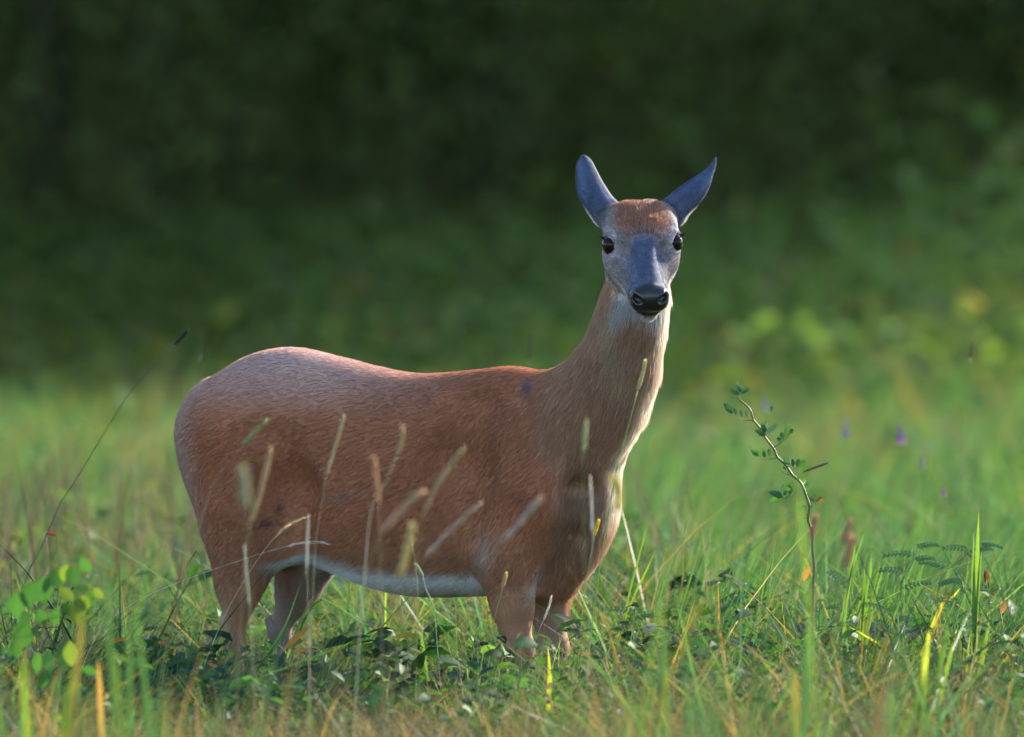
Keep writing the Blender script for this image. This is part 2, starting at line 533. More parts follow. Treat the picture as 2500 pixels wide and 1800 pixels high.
# ---- ears: lofted cups, backs to the camera
def ear_loft(sections, y0, ytip, name_sign):
    """sections: (centre u, v, half-width px, axis) root to tip; convex towards the camera, hollow behind"""
    ctr = np.array([[s[0], s[1]] for s in sections], float); hw = np.array([s[2] for s in sections], float)
    n = 22
    c = spline(ctr, n); w = spline(np.stack([np.arange(len(hw)), hw], 1), n)[:, 1]
    w[-1] = max(1.0, hw[-1])
    tv = np.gradient(c, axis=0); tv /= np.linalg.norm(tv, axis=1, keepdims=True)
    side = np.stack([-tv[:, 1], tv[:, 0]], 1)
    m = 13
    out_v, inn_v = [], []
    for i in range(n):
        t = i / (n - 1)
        y = y0 + (ytip - y0) * t
        for k in range(m):
            s = -1 + 2 * k / (m - 1)
            uu = c[i] + side[i] * w[i] * s * (1 - .0)
            bow = (1 - s * s) * w[i] * S0 * (.75 - .25 * t)
            ridge = .0009 * math.sin(i * 2.3) * max(0, 1 - t * 2.6) * (1 - s * s)
            out_v.append(P(uu[0], uu[1], y - bow - ridge + abs(s) ** 3 * .004))
            inn_v.append(P(uu[0] - side[i][0] * s * 1.6, uu[1] - side[i][1] * s * 1.6, y - bow * .92 + .0042 + abs(s) ** 3 * .003))
    vs = np.array(out_v + inn_v); N = n * m
    fs = []
    for i in range(n - 1):
        for k in range(m - 1):
            q = (i * m + k, i * m + k + 1, (i + 1) * m + k + 1, (i + 1) * m + k)
            fs.append(q); fs.append(tuple(x + N for x in q[::-1]))
        for k, fl in ((0, 0), (m - 1, 1)):
            q = (i * m + k, (i + 1) * m + k, (i + 1) * m + k + N, i * m + k + N)
            fs.append(q[::-1] if fl else q)
    for k in range(m - 1):
        i = (n - 1) * m
        fs.append((i + k, i + k + 1, i + k + 1 + N, i + k + N))
    # outward normals face the camera
    a, b, cc = vs[fs[0][0]], vs[fs[0][1]], vs[fs[0][2]]
    if np.cross(b - a, cc - a)[1] > 0: fs = [f[::-1] for f in fs]
    return vs, fs, N


EARL = [(1502, 545, 30), (1484, 523, 38), (1464, 499, 37), (1443, 464, 36), (1431, 422, 27), (1427, 396, 19), (1425, 381, 7)]
EARR = [(1622, 545, 30), (1637, 524, 38), (1660, 499, 34), (1686, 475, 32), (1710, 450, 25), (1730, 423, 13), (1741, 404, 8), (1747, 385, 2)]
allv, allf = [V], [body_faces]
ear_ranges = []
off = len(V)
for E_ in (EARL, EARR):
    ev, ef, N = ear_loft(E_, -.150, -.115, 0)
    allv.append(ev); allf.append([tuple(i + off for i in f) for f in ef])
    ear_ranges.append((off, N)); off += len(ev)
AV = np.concatenate(allv); AF = [f for fl in allf for f in fl]

# ---- coat colours, painted by place on the animal
BROWN = np.array([.360, .140, .070]); DARKB = np.array([.235, .088, .047]); GREY = np.array([.300, .258, .262]); SLATE = np.array([.056, .084, .165])
WHITE = np.array([.50, .49, .48]); TAN = np.array([.34, .21, .13]); BLACK = np.array([.012, .012, .014])


def st(x, a, b):
    t = np.clip((x - a) / (b - a), 0, 1); return t * t * (3 - 2 * t)


def lerp(A, B, t): return A * (1 - t[:, None]) + B * t[:, None]


def vnoise(p, s, seed=0):
    r = np.random.default_rng(seed); o = np.zeros(len(p))
    for k in range(6):
        d = r.normal(size=3); d /= np.linalg.norm(d)
        o += np.sin(p @ d * s * (0.6 + .35 * k) + r.uniform(0, 6.28)) / (1 + .3 * k)
    return o / 3


def blob(p, u, v, ru, rv, ang=0):
    """soft mask round a place on the near side, sized in photo pixels"""
    c = hit(u, v)
    q = (p - c) / S0
    x = q[:, 0] * math.cos(ang) - q[:, 2] * math.sin(ang); z = q[:, 0] * math.sin(ang) + q[:, 2] * math.cos(ang)
    return np.exp(-((x / ru) ** 2 + (z / rv) ** 2)) * (np.abs(q[:, 1]) < 90)


def paint(p, nrm):
    """albedo, fur length, head weight"""
    a, b, c = todeer(p)
    h = tohead(p)
    dh = f_head(p.astype(np.float32)); db = f_body(p.astype(np.float32))
    dn = f_neck(p.astype(np.float32))
    n1 = vnoise(p, 14, 1); n2 = vnoise(p, 45, 2)
    C = np.tile(BROWN, (len(p), 1))
    C = lerp(C, DARKB, np.clip(.35 + .5 * n1, 0, 1) * .6)
    C = lerp(C, np.array([.48, .325, .285]), st(c, .72, .90) * st(a, -.02, -.45) * .9)           # sky light on rump and loin, painted in as paler grey
    C = lerp(C, np.array([.38, .20, .12]), st(c, .56, .44) * .6)                              # paler low flank
    L = np.full(len(p), .0145)
    # belly
    be = st(c, .435 + .012 * n2, .400) * st(a, -.56, -.47) * st(a, .0, -.05) * st(np.abs(b), .165, .12)
    C = lerp(C, np.array([.70, .76, .84]), np.clip(be + st(nrm[:, 2], -.55, -.85) * st(a, -.56, -.47) * st(a, .05, -.05) * st(c, .5, .46), 0, 1))
    # back of the thighs, tail side
    C = lerp(C, np.array([.44, .31, .27]), st(a + .1 * (c - .5), -.62, -.72) * .85)
    # legs
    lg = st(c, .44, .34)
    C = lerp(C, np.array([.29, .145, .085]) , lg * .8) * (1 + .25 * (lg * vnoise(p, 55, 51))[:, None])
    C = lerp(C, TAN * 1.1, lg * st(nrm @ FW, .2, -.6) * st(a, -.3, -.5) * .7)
    C = lerp(C, np.array([.20, .145, .135]), st(c, .50, .40) * st(b, .02, .06) * st(a, -.2, -.4) * .85)  # shade on the far hind leg, painted into its colour
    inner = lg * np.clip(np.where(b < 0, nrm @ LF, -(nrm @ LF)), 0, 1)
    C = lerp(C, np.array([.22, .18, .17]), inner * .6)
    L = L * (1 - .62 * lg)
    # neck and breast
    nk = st(db - dn, -.0, -.02) * st(c, .50, .62) + 0
    nk = st(dn, .03, .0) * st(a, .06, .16)
    C = lerp(C, np.array([.38, .24, .15]), nk * .7)
    L = L + nk * .010 + st(nrm[:, 0], .45, .9) * (p[:, 0] > .12) * .008
    br = st(a, .13, .2) * st(c, .66, .56) * st(c, .40, .46)
    C = lerp(C, np.array([.30, .20, .14]), br * .6)
    thr = st(nrm @ np.array([.35, -.93, -.1]), .30, .80)
    zt = (CAMZ - p[:, 2]) / S0 + VH                                                           # photo row of the height
    wb = thr * st(zt, 828 + 40 * n2 + 20 * vnoise(p, 120, 31), 735) * st(db, .03, .004)
    C = lerp(C, np.array([.46, .47, .50]), wb * (p[:, 2] > .85) * (p[:, 0] > .1))
    L = L + wb * .008
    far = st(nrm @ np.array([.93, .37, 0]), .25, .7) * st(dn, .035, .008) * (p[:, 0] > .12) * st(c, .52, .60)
    C = lerp(C, np.array([.68, .60, .48]), far * .9)  # cream throat fur, with the sun's rim light painted into the colour
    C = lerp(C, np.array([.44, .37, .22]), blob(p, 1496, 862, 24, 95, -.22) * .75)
    # throat rows: a greyer brown band below the bib
    C = lerp(C, np.array([.31, .19, .115]), thr * st(zt, 790, 850) * st(zt, 980, 900) * .55 * (p[:, 0] > .15))
    # marks on the near side
    for (u, v, ru, rv, an, cc, k) in [(1290, 945, 13, 22, .0, (.085, .075, .10), .9), (683, 1243, 9, 16, .4, BLACK * 2, .9), (650, 1279, 22, 8, .05, BLACK * 2, .95),
                                     (835, 1212, 45, 10, -.15, (.20, .15, .13), .6), (1310, 1425, 16, 40, .5, (.5, .47, .47), .5), (1180, 1365, 22, 60, .2, (.36, .30, .28), .5)]:
        if hit(u, v) is not None: C = lerp(C, np.array(cc, float), blob(p, u, v, ru, rv, an) * k)
    # ---------------- head
    hd = st(dh - np.minimum(db, .2), .006, -.006) * (p[:, 2] > .9) * (p[:, 0] > .12)
    x, y, z = np.abs(h[:, 0]), h[:, 1], h[:, 2]
    F = np.tile(GREY, (len(p), 1))
    F = lerp(F, np.array([.29, .24, .23]), st(z, -.02, -.06) * .7)                           # cheek
    F = lerp(F, np.array([.27, .24, .25]), st(y, -.02, -.06) * st(x, .035, .055))              # temples
    cr = st(x, .066 + .006 * n2, .038) * st(y, .046 + .010 * n2 - .9 * np.clip(x - .018, 0, 1), .020 - .9 * np.clip(x - .018, 0, 1)) * st(z, -.01, .012)
    F = lerp(F, np.array([.34, .155, .095]), cr)                                                # crown
    F = lerp(F, np.array([.27, .175, .16]), cr * st(y, -.0, .03) * .6)
    brd = st(x, .042 - .14 * np.clip(y - .0, 0, .08) + .22 * np.clip(y - .10, 0, .05), .020 - .05 * np.clip(y, 0, .08) + .2 * np.clip(y - .10, 0, .05)) * st(y, .022 + .008 * n2, .046) * st(z, -.018, .004)
    F = lerp(F, np.array([.150, .150, .180]), st(y, .02, .08) * st(z, -.05, -.02) * .7)
    F = lerp(F, SLATE * 1.5, st(x, .05, .018) * st(y, .02, .05) * st(z, -.03, .0) * .55)
    F = lerp(F, SLATE * np.array([1.12, 1.0, .88]), brd * .9)  # grey fur with blue sky sheen painted into the bridge colour
    eb = np.sqrt((x - .076) ** 2 + (y + .108) ** 2 + (z + .006) ** 2)
    F = lerp(F, np.array([.085, .088, .115]), st(eb, .070, .022) * .95)
    F = F * (1 + .16 * np.sin(eb * 900)[:, None] * (st(eb, .07, .05) * st(eb, .02, .035))[:, None])
    ring = np.exp(-((np.sqrt((x - EYE[0]) ** 2 + (y - EYE[1]) ** 2 + (z - EYE[2]) ** 2) - .031) / .006) ** 2)
    F = lerp(F, np.array([.42, .39, .42]), ring * .7)
    er = np.sqrt((x - EYE[0]) ** 2 + (y - EYE[1]) ** 2 + (z - EYE[2]) ** 2)
    F = lerp(F, BLACK * 1.6, st(er, .0232, .0205) * (z > -.012))
    F = lerp(F, np.array([.28, .27, .32]), st(er, .0245, .0205) * st(z, -.006, -.012))
    F = lerp(F, WHITE * 1.05, st(z, -.046, -.056) * st(y, .02, .09) * .9)                      # chin and jaw
    F = lerp(F, np.array([.5, .48, .48]), st(z, -.07, -.09))
    F = lerp(F, np.array([.10, .10, .13]), np.exp(-((y - .150) / .012) ** 2) * st(z, -.045, -.03) * .6)
    nose = st(y, .150 - .25 * np.clip(z + .0, 0, .03), .157) * st(z, -.042, -.038)
    F = lerp(F, BLACK, nose)
    lip = st(y, .145, .158) * np.exp(-((z + .046) / .006) ** 2)
    F = lerp(F, BLACK * 1.5, lip)
    F = F * (1 + (.22 * vnoise(p, 260, 21) + .15 * vnoise(p, 620, 22))[:, None])
    C = lerp(C, F, hd)
    gl = nose * hd + .5 * hd * st(er, .0235, .021)
    hl_ = .0080 + .007 * cr + .010 * st(z, -.05, -.085) + .004 * st(y, -.03, -.07)
    hl_ = hl_ * (1 - nose) * st(er, .0215, .027)
    hl_ = np.where(brd > .3, np.minimum(hl_, .0055), hl_)
    L = L * (1 - hd) + hl_ * hd
    C = C * (1 + .10 * n2[:, None])
    return np.clip(C, .006, .9), L, hd, np.clip(gl, 0, 1)


deer_me = mesh_from('deer_body', AV, [i for f in AF for i in f], [len(f) for f in AF], np.zeros((len(AV), 3)), skin_mat())
NR = np.empty(len(AV) * 3, np.float32); deer_me.vertex_normals.foreach_get('vector', NR); NR = NR.reshape(-1, 3).astype(float)
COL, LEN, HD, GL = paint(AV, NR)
HOOF = AV[:, 2] < .05
COL[HOOF] = (.03, .025, .022); LEN[HOOF] = 0
EAR = np.zeros(len(AV))
for (o0, N), sgn in zip(ear_ranges, (-1, 1)):
    for inner in (0, 1):
        idx = np.arange(o0 + inner * N, o0 + (inner + 1) * N)
        k = np.arange(N) % 13; i = np.arange(N) // 13
        s = -1 + 2 * k / 12; t = i / 21
        cc = np.tile(np.array([.066, .090, .165]), (N, 1))
        cc = lerp(cc, np.array([.085, .088, .115]), st(t, .35, .0))
        cc = lerp(cc, np.array([.016, .018, .030]), np.clip(st(np.abs(s), .70, .96) * .85 * st(t, .15, .4) + st(t, .84, 1) * .5, 0, 1))
        cc = lerp(cc, np.array([.03, .035, .055]), np.exp(-((s + .25 * sgn) / .16) ** 2) * st(t, .55, .2) * .55)  # ear fold shading, painted as a darker streak
        cc = lerp(cc, np.array([.10, .14, .25]), np.exp(-((s - .55 * sgn * -1 * -1) / .25) ** 2) * st(t, .3, .6) * .5)
        cc = cc * (1 + .30 * vnoise(AV[idx], 160, 41) + .22 * vnoise(AV[idx], 420, 42))[:, None]
        if inner: cc = lerp(np.tile(np.array([.60, .56, .54]), (N, 1)), np.array([.06, .07, .11]), st(np.abs(s), .72, .86) * st(t, .2, .45) + st(t, .85, .92))
        tuftm = (s * sgn > .7) * st(t, .04, .12) * st(t, .42, .30)
        LEN[idx] = .0046 - inner * .001 - st(np.abs(s), .8, 1) * .0018 + st(t, .3, .05) * .004 + tuftm * .014 * inner
        cc = lerp(cc, np.array([.62, .60, .58]), np.clip(tuftm * (s * sgn > .9), 0, 1))
        COL[idx] = cc
        EAR[idx] = 1; GL[idx] = 0; HD[idx] = 1
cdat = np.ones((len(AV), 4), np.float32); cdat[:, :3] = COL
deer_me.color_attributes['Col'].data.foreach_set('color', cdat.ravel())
ga = deer_me.attributes.new('gloss', 'FLOAT', 'POINT'); ga.data.foreach_set('value', GL.astype(np.float32))

deer = link('deer', None, label='reddish-brown female deer standing in the meadow, face turned to the camera', category='deer')
deer.empty_display_size = .1
deer.location = D(-.27, 0, 0)
DOFF = -deer.location
body_o = link('body', deer_me, deer); body_o.location = DOFF

# ---- eyes
eye_m, nt, out = new_mat('deer_eye')
bs = nt.nodes.new('ShaderNodeBsdfPrincipled'); bs.inputs['Base Color'].default_value = (.012, .007, .005, 1)
bs.inputs['Roughness'].default_value = .13; bs.inputs['Specular IOR Level'].default_value = .2
tcn = nt.nodes.new('ShaderNodeTexCoord'); gr = nt.nodes.new('ShaderNodeSeparateXYZ'); nt.links.new(tcn.outputs['Object'], gr.inputs[0])
mrn = nt.nodes.new('ShaderNodeMapRange'); mrn.inputs['From Min'].default_value = -.012; mrn.inputs['From Max'].default_value = .002
mrn.inputs['To Min'].default_value = 1; mrn.inputs['To Max'].default_value = 0
nt.links.new(gr.outputs['Z'], mrn.inputs['Value'])
mcol = nt.nodes.new('ShaderNodeMixRGB'); mcol.inputs[1].default_value = (.008, .006, .006, 1); mcol.inputs[2].default_value = (.013, .006, .004, 1)
nt.links.new(mrn.outputs[0], mcol.inputs[0]); nt.links.new(mcol.outputs[0], bs.inputs['Base Color'])
nt.links.new(bs.outputs[0], out.inputs[0])
bme = bmesh.new(); bmesh.ops.create_uvsphere(bme, u_segments=32, v_segments=20, radius=EYR)
eye_me = bpy.data.meshes.new('eye'); bme.to_mesh(eye_me); bme.free()
for p_ in eye_me.polygons: p_.use_smooth = True
eye_me.materials.append(eye_m)
for sx in (-1, 1):
    e = link('eye', eye_me, deer)
    e.location = Vector(Hh(sx * EYE[0], EYE[1], EYE[2])) + DOFF

# ---- fur: every hair follows the lie of the coat
TRI = []
for f in AF:
    TRI.append((f[0], f[1], f[2]))
    if len(f) == 4: TRI.append((f[0], f[2], f[3]))
TRI = np.array(TRI)
A0, B0, C0 = AV[TRI[:, 0]], AV[TRI[:, 1]], AV[TRI[:, 2]]
area = np.linalg.norm(np.cross(B0 - A0, C0 - A0), axis=1) / 2
tl = LEN[TRI].mean(1); th_ = HD[TRI].mean(1); te = EAR[TRI].mean(1)
dens = np.where(tl < .0008, 0, 1.0) * (1 + 5.0 * th_ + 3 * te)
dens *= np.where(AV[TRI].mean(1)[:, 2] < .12, .3, 1)
NH = 440000
pick = rng.choice(len(TRI), NH, p=(area * dens) / (area * dens).sum())
u1, u2 = rng.random(NH), rng.random(NH)
fl = u1 + u2 > 1; u1[fl] = 1 - u1[fl]; u2[fl] = 1 - u2[fl]
w0 = 1 - u1 - u2
bar = lambda X: X[TRI[pick, 0]] * w0[:, None] + X[TRI[pick, 1]] * u1[:, None] + X[TRI[pick, 2]] * u2[:, None]
hp = bar(AV); hn = bar(NR); hn /= np.linalg.norm(hn, axis=1, keepdims=True) + 1e-9
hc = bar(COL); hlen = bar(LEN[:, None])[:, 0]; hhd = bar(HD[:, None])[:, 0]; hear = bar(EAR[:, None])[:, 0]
guides = []                                               # place, lie of the coat


def gd(p, d, w=1.0): guides.append((np.asarray(p, float), np.asarray(d, float) / np.linalg.norm(d), w))


for a_ in np.linspace(-.75, .1, 8):
    for s_ in (-1, 1):
        for c_, dn_ in ((.86, -.12), (.70, -.25), (.55, -.45), (.42, -.5)):
            gd(D(a_, s_ * .15, c_), D(-1, s_ * .05, dn_ - (.25 if a_ > -.1 else 0)))
for s_ in (-1, 1):
    for c_ in (.62, .5, .4, .3, .2, .1):
        gd(D(-.64, s_ * .09, c_), D(-.25, 0, -1)); gd(D(.05, s_ * .09, min(c_, .5)), D(-.25, 0, -1))
    gd(D(-.8, s_ * .05, .7), D(-.3, 0, -1)); gd(D(-.8, s_ * .05, .8), D(-.6, 0, -1))
for (q, y, r) in NK[:-1]:
    for an in range(6):
        o_ = np.array([math.cos(an * 1.047), math.sin(an * 1.047), 0]) * r
        k_ = 0.25 if q[1] < 900 else .55
        gd(P(*q, y) + o_, np.array([-k_ + .1 * o_[0] / r, .1, -1]))
for z_ in (.7, .6, .5): gd(P(1430, 0, -.15) * np.array([1, 1, 0]) + UP * z_, (-.15, -.05, -1))
gp = np.array([g[0] for g in guides]); gdv = np.array([g[1] for g in guides])
dirs = np.empty((NH, 3))
for i0 in range(0, NH, 40000):
    q = hp[i0:i0 + 40000]
    d2 = ((q[:, None] - gp[None]) ** 2).sum(2)
    w_ = 1 / (d2 + .003) ** 1.6
    dirs[i0:i0 + 40000] = (w_ @ gdv) / w_.sum(1, keepdims=True)
hh = tohead(hp)
fd = (-hf[None] * .9 + hu[None] * .15 + hl[None] * np.clip(hh[:, :1] * 9, -.6, .6))
under = st(hh[:, 2], -.04, -.075)
fd = fd * (1 - under[:, None]) + (np.array([0, .1, -1.0]) - hf * .5)[None] * under[:, None]
dirs = dirs * (1 - hhd[:, None]) + fd * hhd[:, None]
for (o0, N), E_ in zip(ear_ranges, (EARL, EARR)):
    tip = P(E_[-1][0], E_[-1][1], -.115); root = P(E_[1][0], E_[1][1], -.15)
    m = (hear > .5) & ((hp[:, 0] > P(1568, 0, -.2)[0]) == (E_ is EARR))
    dirs[m] = (tip - root) / np.linalg.norm(tip - root)
dirs += rng.normal(0, .09, (NH, 3)) + .07 * np.stack([vnoise(hp, 60, k) for k in (11, 12, 13)], 1)
dirs -= hn * np.einsum('ij,ij->i', dirs, hn)[:, None]
dirs /= np.linalg.norm(dirs, axis=1, keepdims=True) + 1e-9
ln = hlen * rng.uniform(.6, 1.25, NH)
lift = rng.uniform(.12, .42, NH) * (1 + .6 * (hhd > .5))
NP = 4
pts = np.empty((NH, NP, 3), np.float32)
for k in range(NP):
    t = k / (NP - 1)
    pts[:, k] = hp - hn * .001 + dirs * (ln * t)[:, None] + hn * (ln * lift * (t - .45 * t * t))[:, None] + np.array([0, 0, -1]) * (ln * .10 * t * t)[:, None]
hcv = bpy.data.hair_curves.new('fur')
hcv.add_curves([NP] * NH)
hcv.attributes['position'].data.foreach_set('vector', pts.ravel())
rad = np.empty((NH, NP), np.float32)
base_r = np.where(hhd > .5, .00034, .00036) * rng.uniform(.7, 1.4, NH)
for k, q in enumerate((1, .85, .55, .06)): rad[:, k] = base_r * q
if 'radius' not in hcv.attributes: hcv.attributes.new('radius', 'FLOAT', 'POINT')
hcv.attributes['radius'].data.foreach_set('value', rad.ravel())
fc = np.ones((NH, 4), np.float32)
var = np.exp(rng.normal(0, 1, NH) * np.where(hhd > .5, .45, .22))
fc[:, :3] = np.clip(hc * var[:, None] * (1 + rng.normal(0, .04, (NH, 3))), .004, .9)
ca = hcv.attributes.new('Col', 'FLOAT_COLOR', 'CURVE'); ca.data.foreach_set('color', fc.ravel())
hcv.materials.append(fur_mat())
fur = link('fur', hcv, deer); fur.location = DOFF
# ---- lashes
lp, lc = [], []
for sx in (-1, 1):
    for k in range(26):
        an = k / 25
        b0 = np.array([sx * (EYE[0] + .004 + .010 * an), EYE[1] + .013 - .026 * an, EYE[2] + .0125 + .002 * math.sin(an * 3.1)])
        dv = np.array([sx * (.7 + .5 * an), .65 - .6 * an, .10 + .15 * random.random()]); dv /= np.linalg.norm(dv)
        l_ = .006 + .007 * an + random.random() * .003
        lp.append([Hh(*(b0 + dv * l_ * t + np.array([0, 0, -.25]) * l_ * t * (1 - t))) for t in (0, .33, .66, 1)])
lp = np.array(lp, np.float32)
lcv = bpy.data.hair_curves.new('eyelashes'); lcv.add_curves([4] * len(lp))
lcv.attributes['position'].data.foreach_set('vector', lp.ravel())
if 'radius' not in lcv.attributes: lcv.attributes.new('radius', 'FLOAT', 'POINT')
lcv.attributes['radius'].data.foreach_set('value', np.tile(np.array([.0007, .0006, .0004, .0001], np.float32), len(lp)))
lcv.materials.append(plain_mat('lash', (.012, .012, .016), .5))
link('eyelashes', lcv, deer).location = DOFF


# ================================================================== THE MEADOW
def ground_z(x, y):
    x = np.asarray(x, float); y = np.asarray(y, float)
    t = np.clip((y - 60) / 45, 0, 1)
    return (t * t * (3 - 2 * t)) * 11 + .012 * np.sin(x * 2.1 + y * .7) + .010 * np.sin(y * 2.7 - x * 1.3)


gx = np.unique(np.concatenate([np.linspace(-400, 400, 41), np.linspace(-6, 6, 61)]))
gy = np.unique(np.concatenate([np.linspace(-120, 700, 60), np.linspace(-6, 12, 91), np.linspace(50, 110, 31)]))
XX, YY = np.meshgrid(gx, gy, indexing='ij')
gv = np.stack([XX.ravel(), YY.ravel(), ground_z(XX, YY).ravel()], 1)
ni, nj = XX.shape
ii, jj = np.meshgrid(np.arange(ni - 1), np.arange(nj - 1), indexing='ij')
q0 = (ii * nj + jj).ravel()
gq = np.stack([q0, q0 + nj, q0 + nj + 1, q0 + 1], 1)
gm, nt, out = new_mat('meadow_soil')
bs = nt.nodes.new('ShaderNodeBsdfPrincipled'); bs.inputs['Roughness'].default_value = .95
tc = nt.nodes.new('ShaderNodeTexCoord'); nz = nt.nodes.new('ShaderNodeTexNoise'); nz.inputs['Scale'].default_value = 3; nz.inputs['Detail'].default_value = 8
nt.links.new(tc.outputs['Object'], nz.inputs['Vector'])
rp = nt.nodes.new('ShaderNodeValToRGB'); rp.color_ramp.elements[0].color = (.035, .028, .016, 1); rp.color_ramp.elements[1].color = (.05, .07, .022, 1)
rp.color_ramp.elements[0].position = .35; rp.color_ramp.elements[1].position = .65
nt.links.new(nz.outputs['Fac'], rp.inputs[0]); nt.links.new(rp.outputs[0], bs.inputs['Base Color'])
nt.links.new(bs.outputs[0], out.inputs[0])
link('ground', mesh_from('ground', gv, gq.ravel(), np.full(len(gq), 4), None, gm), kind='structure')

GRASS_M = leaf_mat('grass_blade', trans=.5, rough=.4, gloss=.35)
THATCH_M = leaf_mat('dry_grass', trans=.3, rough=.6, gloss=.2, tint=(1.1, 1.0, .8))
LEAF_M = leaf_mat('leaf', trans=.42, rough=.6, gloss=.18)
STEM_M = leaf_mat('stem', trans=.12, rough=.5, gloss=.3, tint=(1, 1, .8))
SEED_M = leaf_mat('seed', trans=.35, rough=.6, gloss=.2, tint=(1.1, 1.0, .7))


def lownoise(x, y, s, seed):
    r = np.random.default_rng(seed); o = np.zeros(len(x))
    for k in range(7):
        an = r.uniform(0, 6.28); f = s * r.uniform(.5, 1.8)
        o += np.sin((x * math.cos(an) + y * math.sin(an)) * f + r.uniform(0, 6.28))
    return o / 3.2


def blades(x, y, h, w, lean, curl, az, face, c0, c1, nseg, droop=.35, z0=None):
    """vertices, flat faces, face sizes, colours for many grass blades"""
    N = len(x)
    z0 = ground_z(x, y) - .01 if z0 is None else z0
    nv = 2 * nseg + 1
    Vv = np.empty((N, nv, 3), np.float32); Cc = np.empty((N, nv, 3), np.float32)
    dx, dy = np.cos(az), np.sin(az); sx, sy = np.cos(face), np.sin(face)
    for j in range(nseg + 1):
        t = j / nseg
        hor = h * (lean * t + curl * t * t)
        px, py = x + dx * hor, y + dy * hor
        pz = z0 + h * (t - droop * np.clip(lean + curl, 0, 3) * t * t * .5)
        pz = np.maximum(pz, z0 + .004)
        ww = w * .5 * (min(1, (1 - t) * 1.5 + .02) ** .8) * (.75 + .25 * min(1, t * 4))
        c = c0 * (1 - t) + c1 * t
        if j < nseg:
            Vv[:, 2 * j] = np.stack([px + sx * ww, py + sy * ww, pz], 1); Vv[:, 2 * j + 1] = np.stack([px - sx * ww, py - sy * ww, pz], 1)
            Cc[:, 2 * j] = c; Cc[:, 2 * j + 1] = c
        else:
            Vv[:, 2 * j] = np.stack([px, py, pz], 1); Cc[:, 2 * j] = c
    fl = []
    for j in range(nseg - 1): fl += [2 * j, 2 * j + 1, 2 * j + 3, 2 * j + 2]
    fl += [2 * nseg - 2, 2 * nseg - 1, 2 * nseg]
    flat = (np.arange(N)[:, None] * nv + np.array(fl)[None]).ravel()
    sizes = np.tile(np.array([4] * (nseg - 1) + [3]), N)
    return Vv.reshape(-1, 3), flat, sizes, Cc.reshape(-1, 3)


def join_parts(parts):
    vo, fo, so, co, b = [], [], [], [], 0
    for v, f, s, c in parts:
        vo.append(v); fo.append(f + b); so.append(s); co.append(c); b += len(v)
    return np.concatenate(vo), np.concatenate(fo), np.concatenate(so), np.concatenate(co)


def place(n, y0, y1, extra=.6, power=1.0):
    y = y0 + (y1 - y0) * rng.random(n) ** power
    hw = .069 * (Z0 + y) + extra
    return (rng.random(n) * 2 - 1) * hw, y


def pick_col(n, table, probs):
    t = np.array(table); k = rng.choice(len(t), n, p=np.array(probs) / np.sum(probs))
    return t[k] * np.exp(rng.normal(0, .18, (n, 1)))


GREENS = [(.035, .120, .040), (.065, .160, .040), (.024, .085, .045), (.036, .110, .080), (.105, .190, .045), (.090, .150, .100)]
DRY = [(.16, .122, .092), (.105, .078, .060), (.066, .050, .040), (.28, .24, .19), (.125, .102, .072)]


def deer_clear(x, y):
    """height limit of the growth in front of the deer, so that it stands knee-deep as in the photograph"""
    front = (y > -4.0) & (y < .45) & (x > -.80) & (x < .22)
    return np.where(front, .25 + .09 * rng.random(len(x)) + .04 * np.clip(-y, 0, 4), 9)


def keep_out(x, y):
    """grass does not grow through the legs"""
    ok = np.ones(len(x), bool)
    for a_, b_ in ((-.61, -.086), (-.59, .086), (.06, -.08), (.06, .08)):
        q = D(a_, b_, 0); ok &= (x - q[0]) ** 2 + (y - q[1]) ** 2 > .03 ** 2
    return ok


def grass_zone(n, y0, y1, hr, wr, nseg, greens, extra=.6, leanmax=.6, limit=True):
    x, y = place(n, y0, y1, extra)
    k = keep_out(x, y); x, y = x[k], y[k]; n = len(x)
    # tufts: pull blades towards clump centres
    m = n // 14
    cx, cy = place(m, y0, y1, extra)
    which = rng.integers(0, m, n); tuft = rng.random(n) < .6
    x = np.where(tuft, cx[which] + rng.normal(0, .022, n), x); y = np.where(tuft, cy[which] + rng.normal(0, .022, n), y)
    ln = lownoise(x, y, 2.2, 5)
    h = rng.uniform(*hr, n) * (1 + .25 * ln) * (.75 + .5 * rng.random(n))
    if limit: h = np.minimum(h, deer_clear(x, y) * rng.uniform(.6, 1.05, n))
    right = np.clip((x / (.06 * (Z0 + y)) + .3) * .8, 0, 1)
    gp_ = np.clip(greens[0] + (greens[1] - greens[0]) * right + .25 * lownoise(x, y, 1.3, 9), .05, .97)
    gp_ = gp_ * np.clip(.6 + (y + 1.2) / 1.8, .45, 1)
    isg = rng.random(n) < gp_
    cg = pick_col(n, GREENS, [3, 2.5, 2, 1.5, 1.6, 1.5]); cd = pick_col(n, DRY, [2, 2, 1.5, 1, 2])
    tg = pick_col(m, GREENS, [3, 2.5, 2.5, 1.5, 1.6, 1.2])
    cg = np.where(tuft[:, None], tg[which] * np.exp(rng.normal(0, .12, (n, 1))), cg)
    cg = cg * np.clip(1 + .45 * lownoise(x, y, 3.0, 15), .45, 1.7)[:, None]
    c = np.where(isg[:, None], cg, cd)
    tip = np.where((rng.random(n) < .15)[:, None], np.array([.30, .20, .08]), c * 1.15)
    w = rng.uniform(*wr, n) * np.where(isg, 1, .5)
    return blades(x, y, h, w, rng.uniform(.05, leanmax, n), rng.uniform(0, .75, n), rng.uniform(0, 6.28, n), rng.uniform(-.9, .9, n), c * .75, tip, nseg)


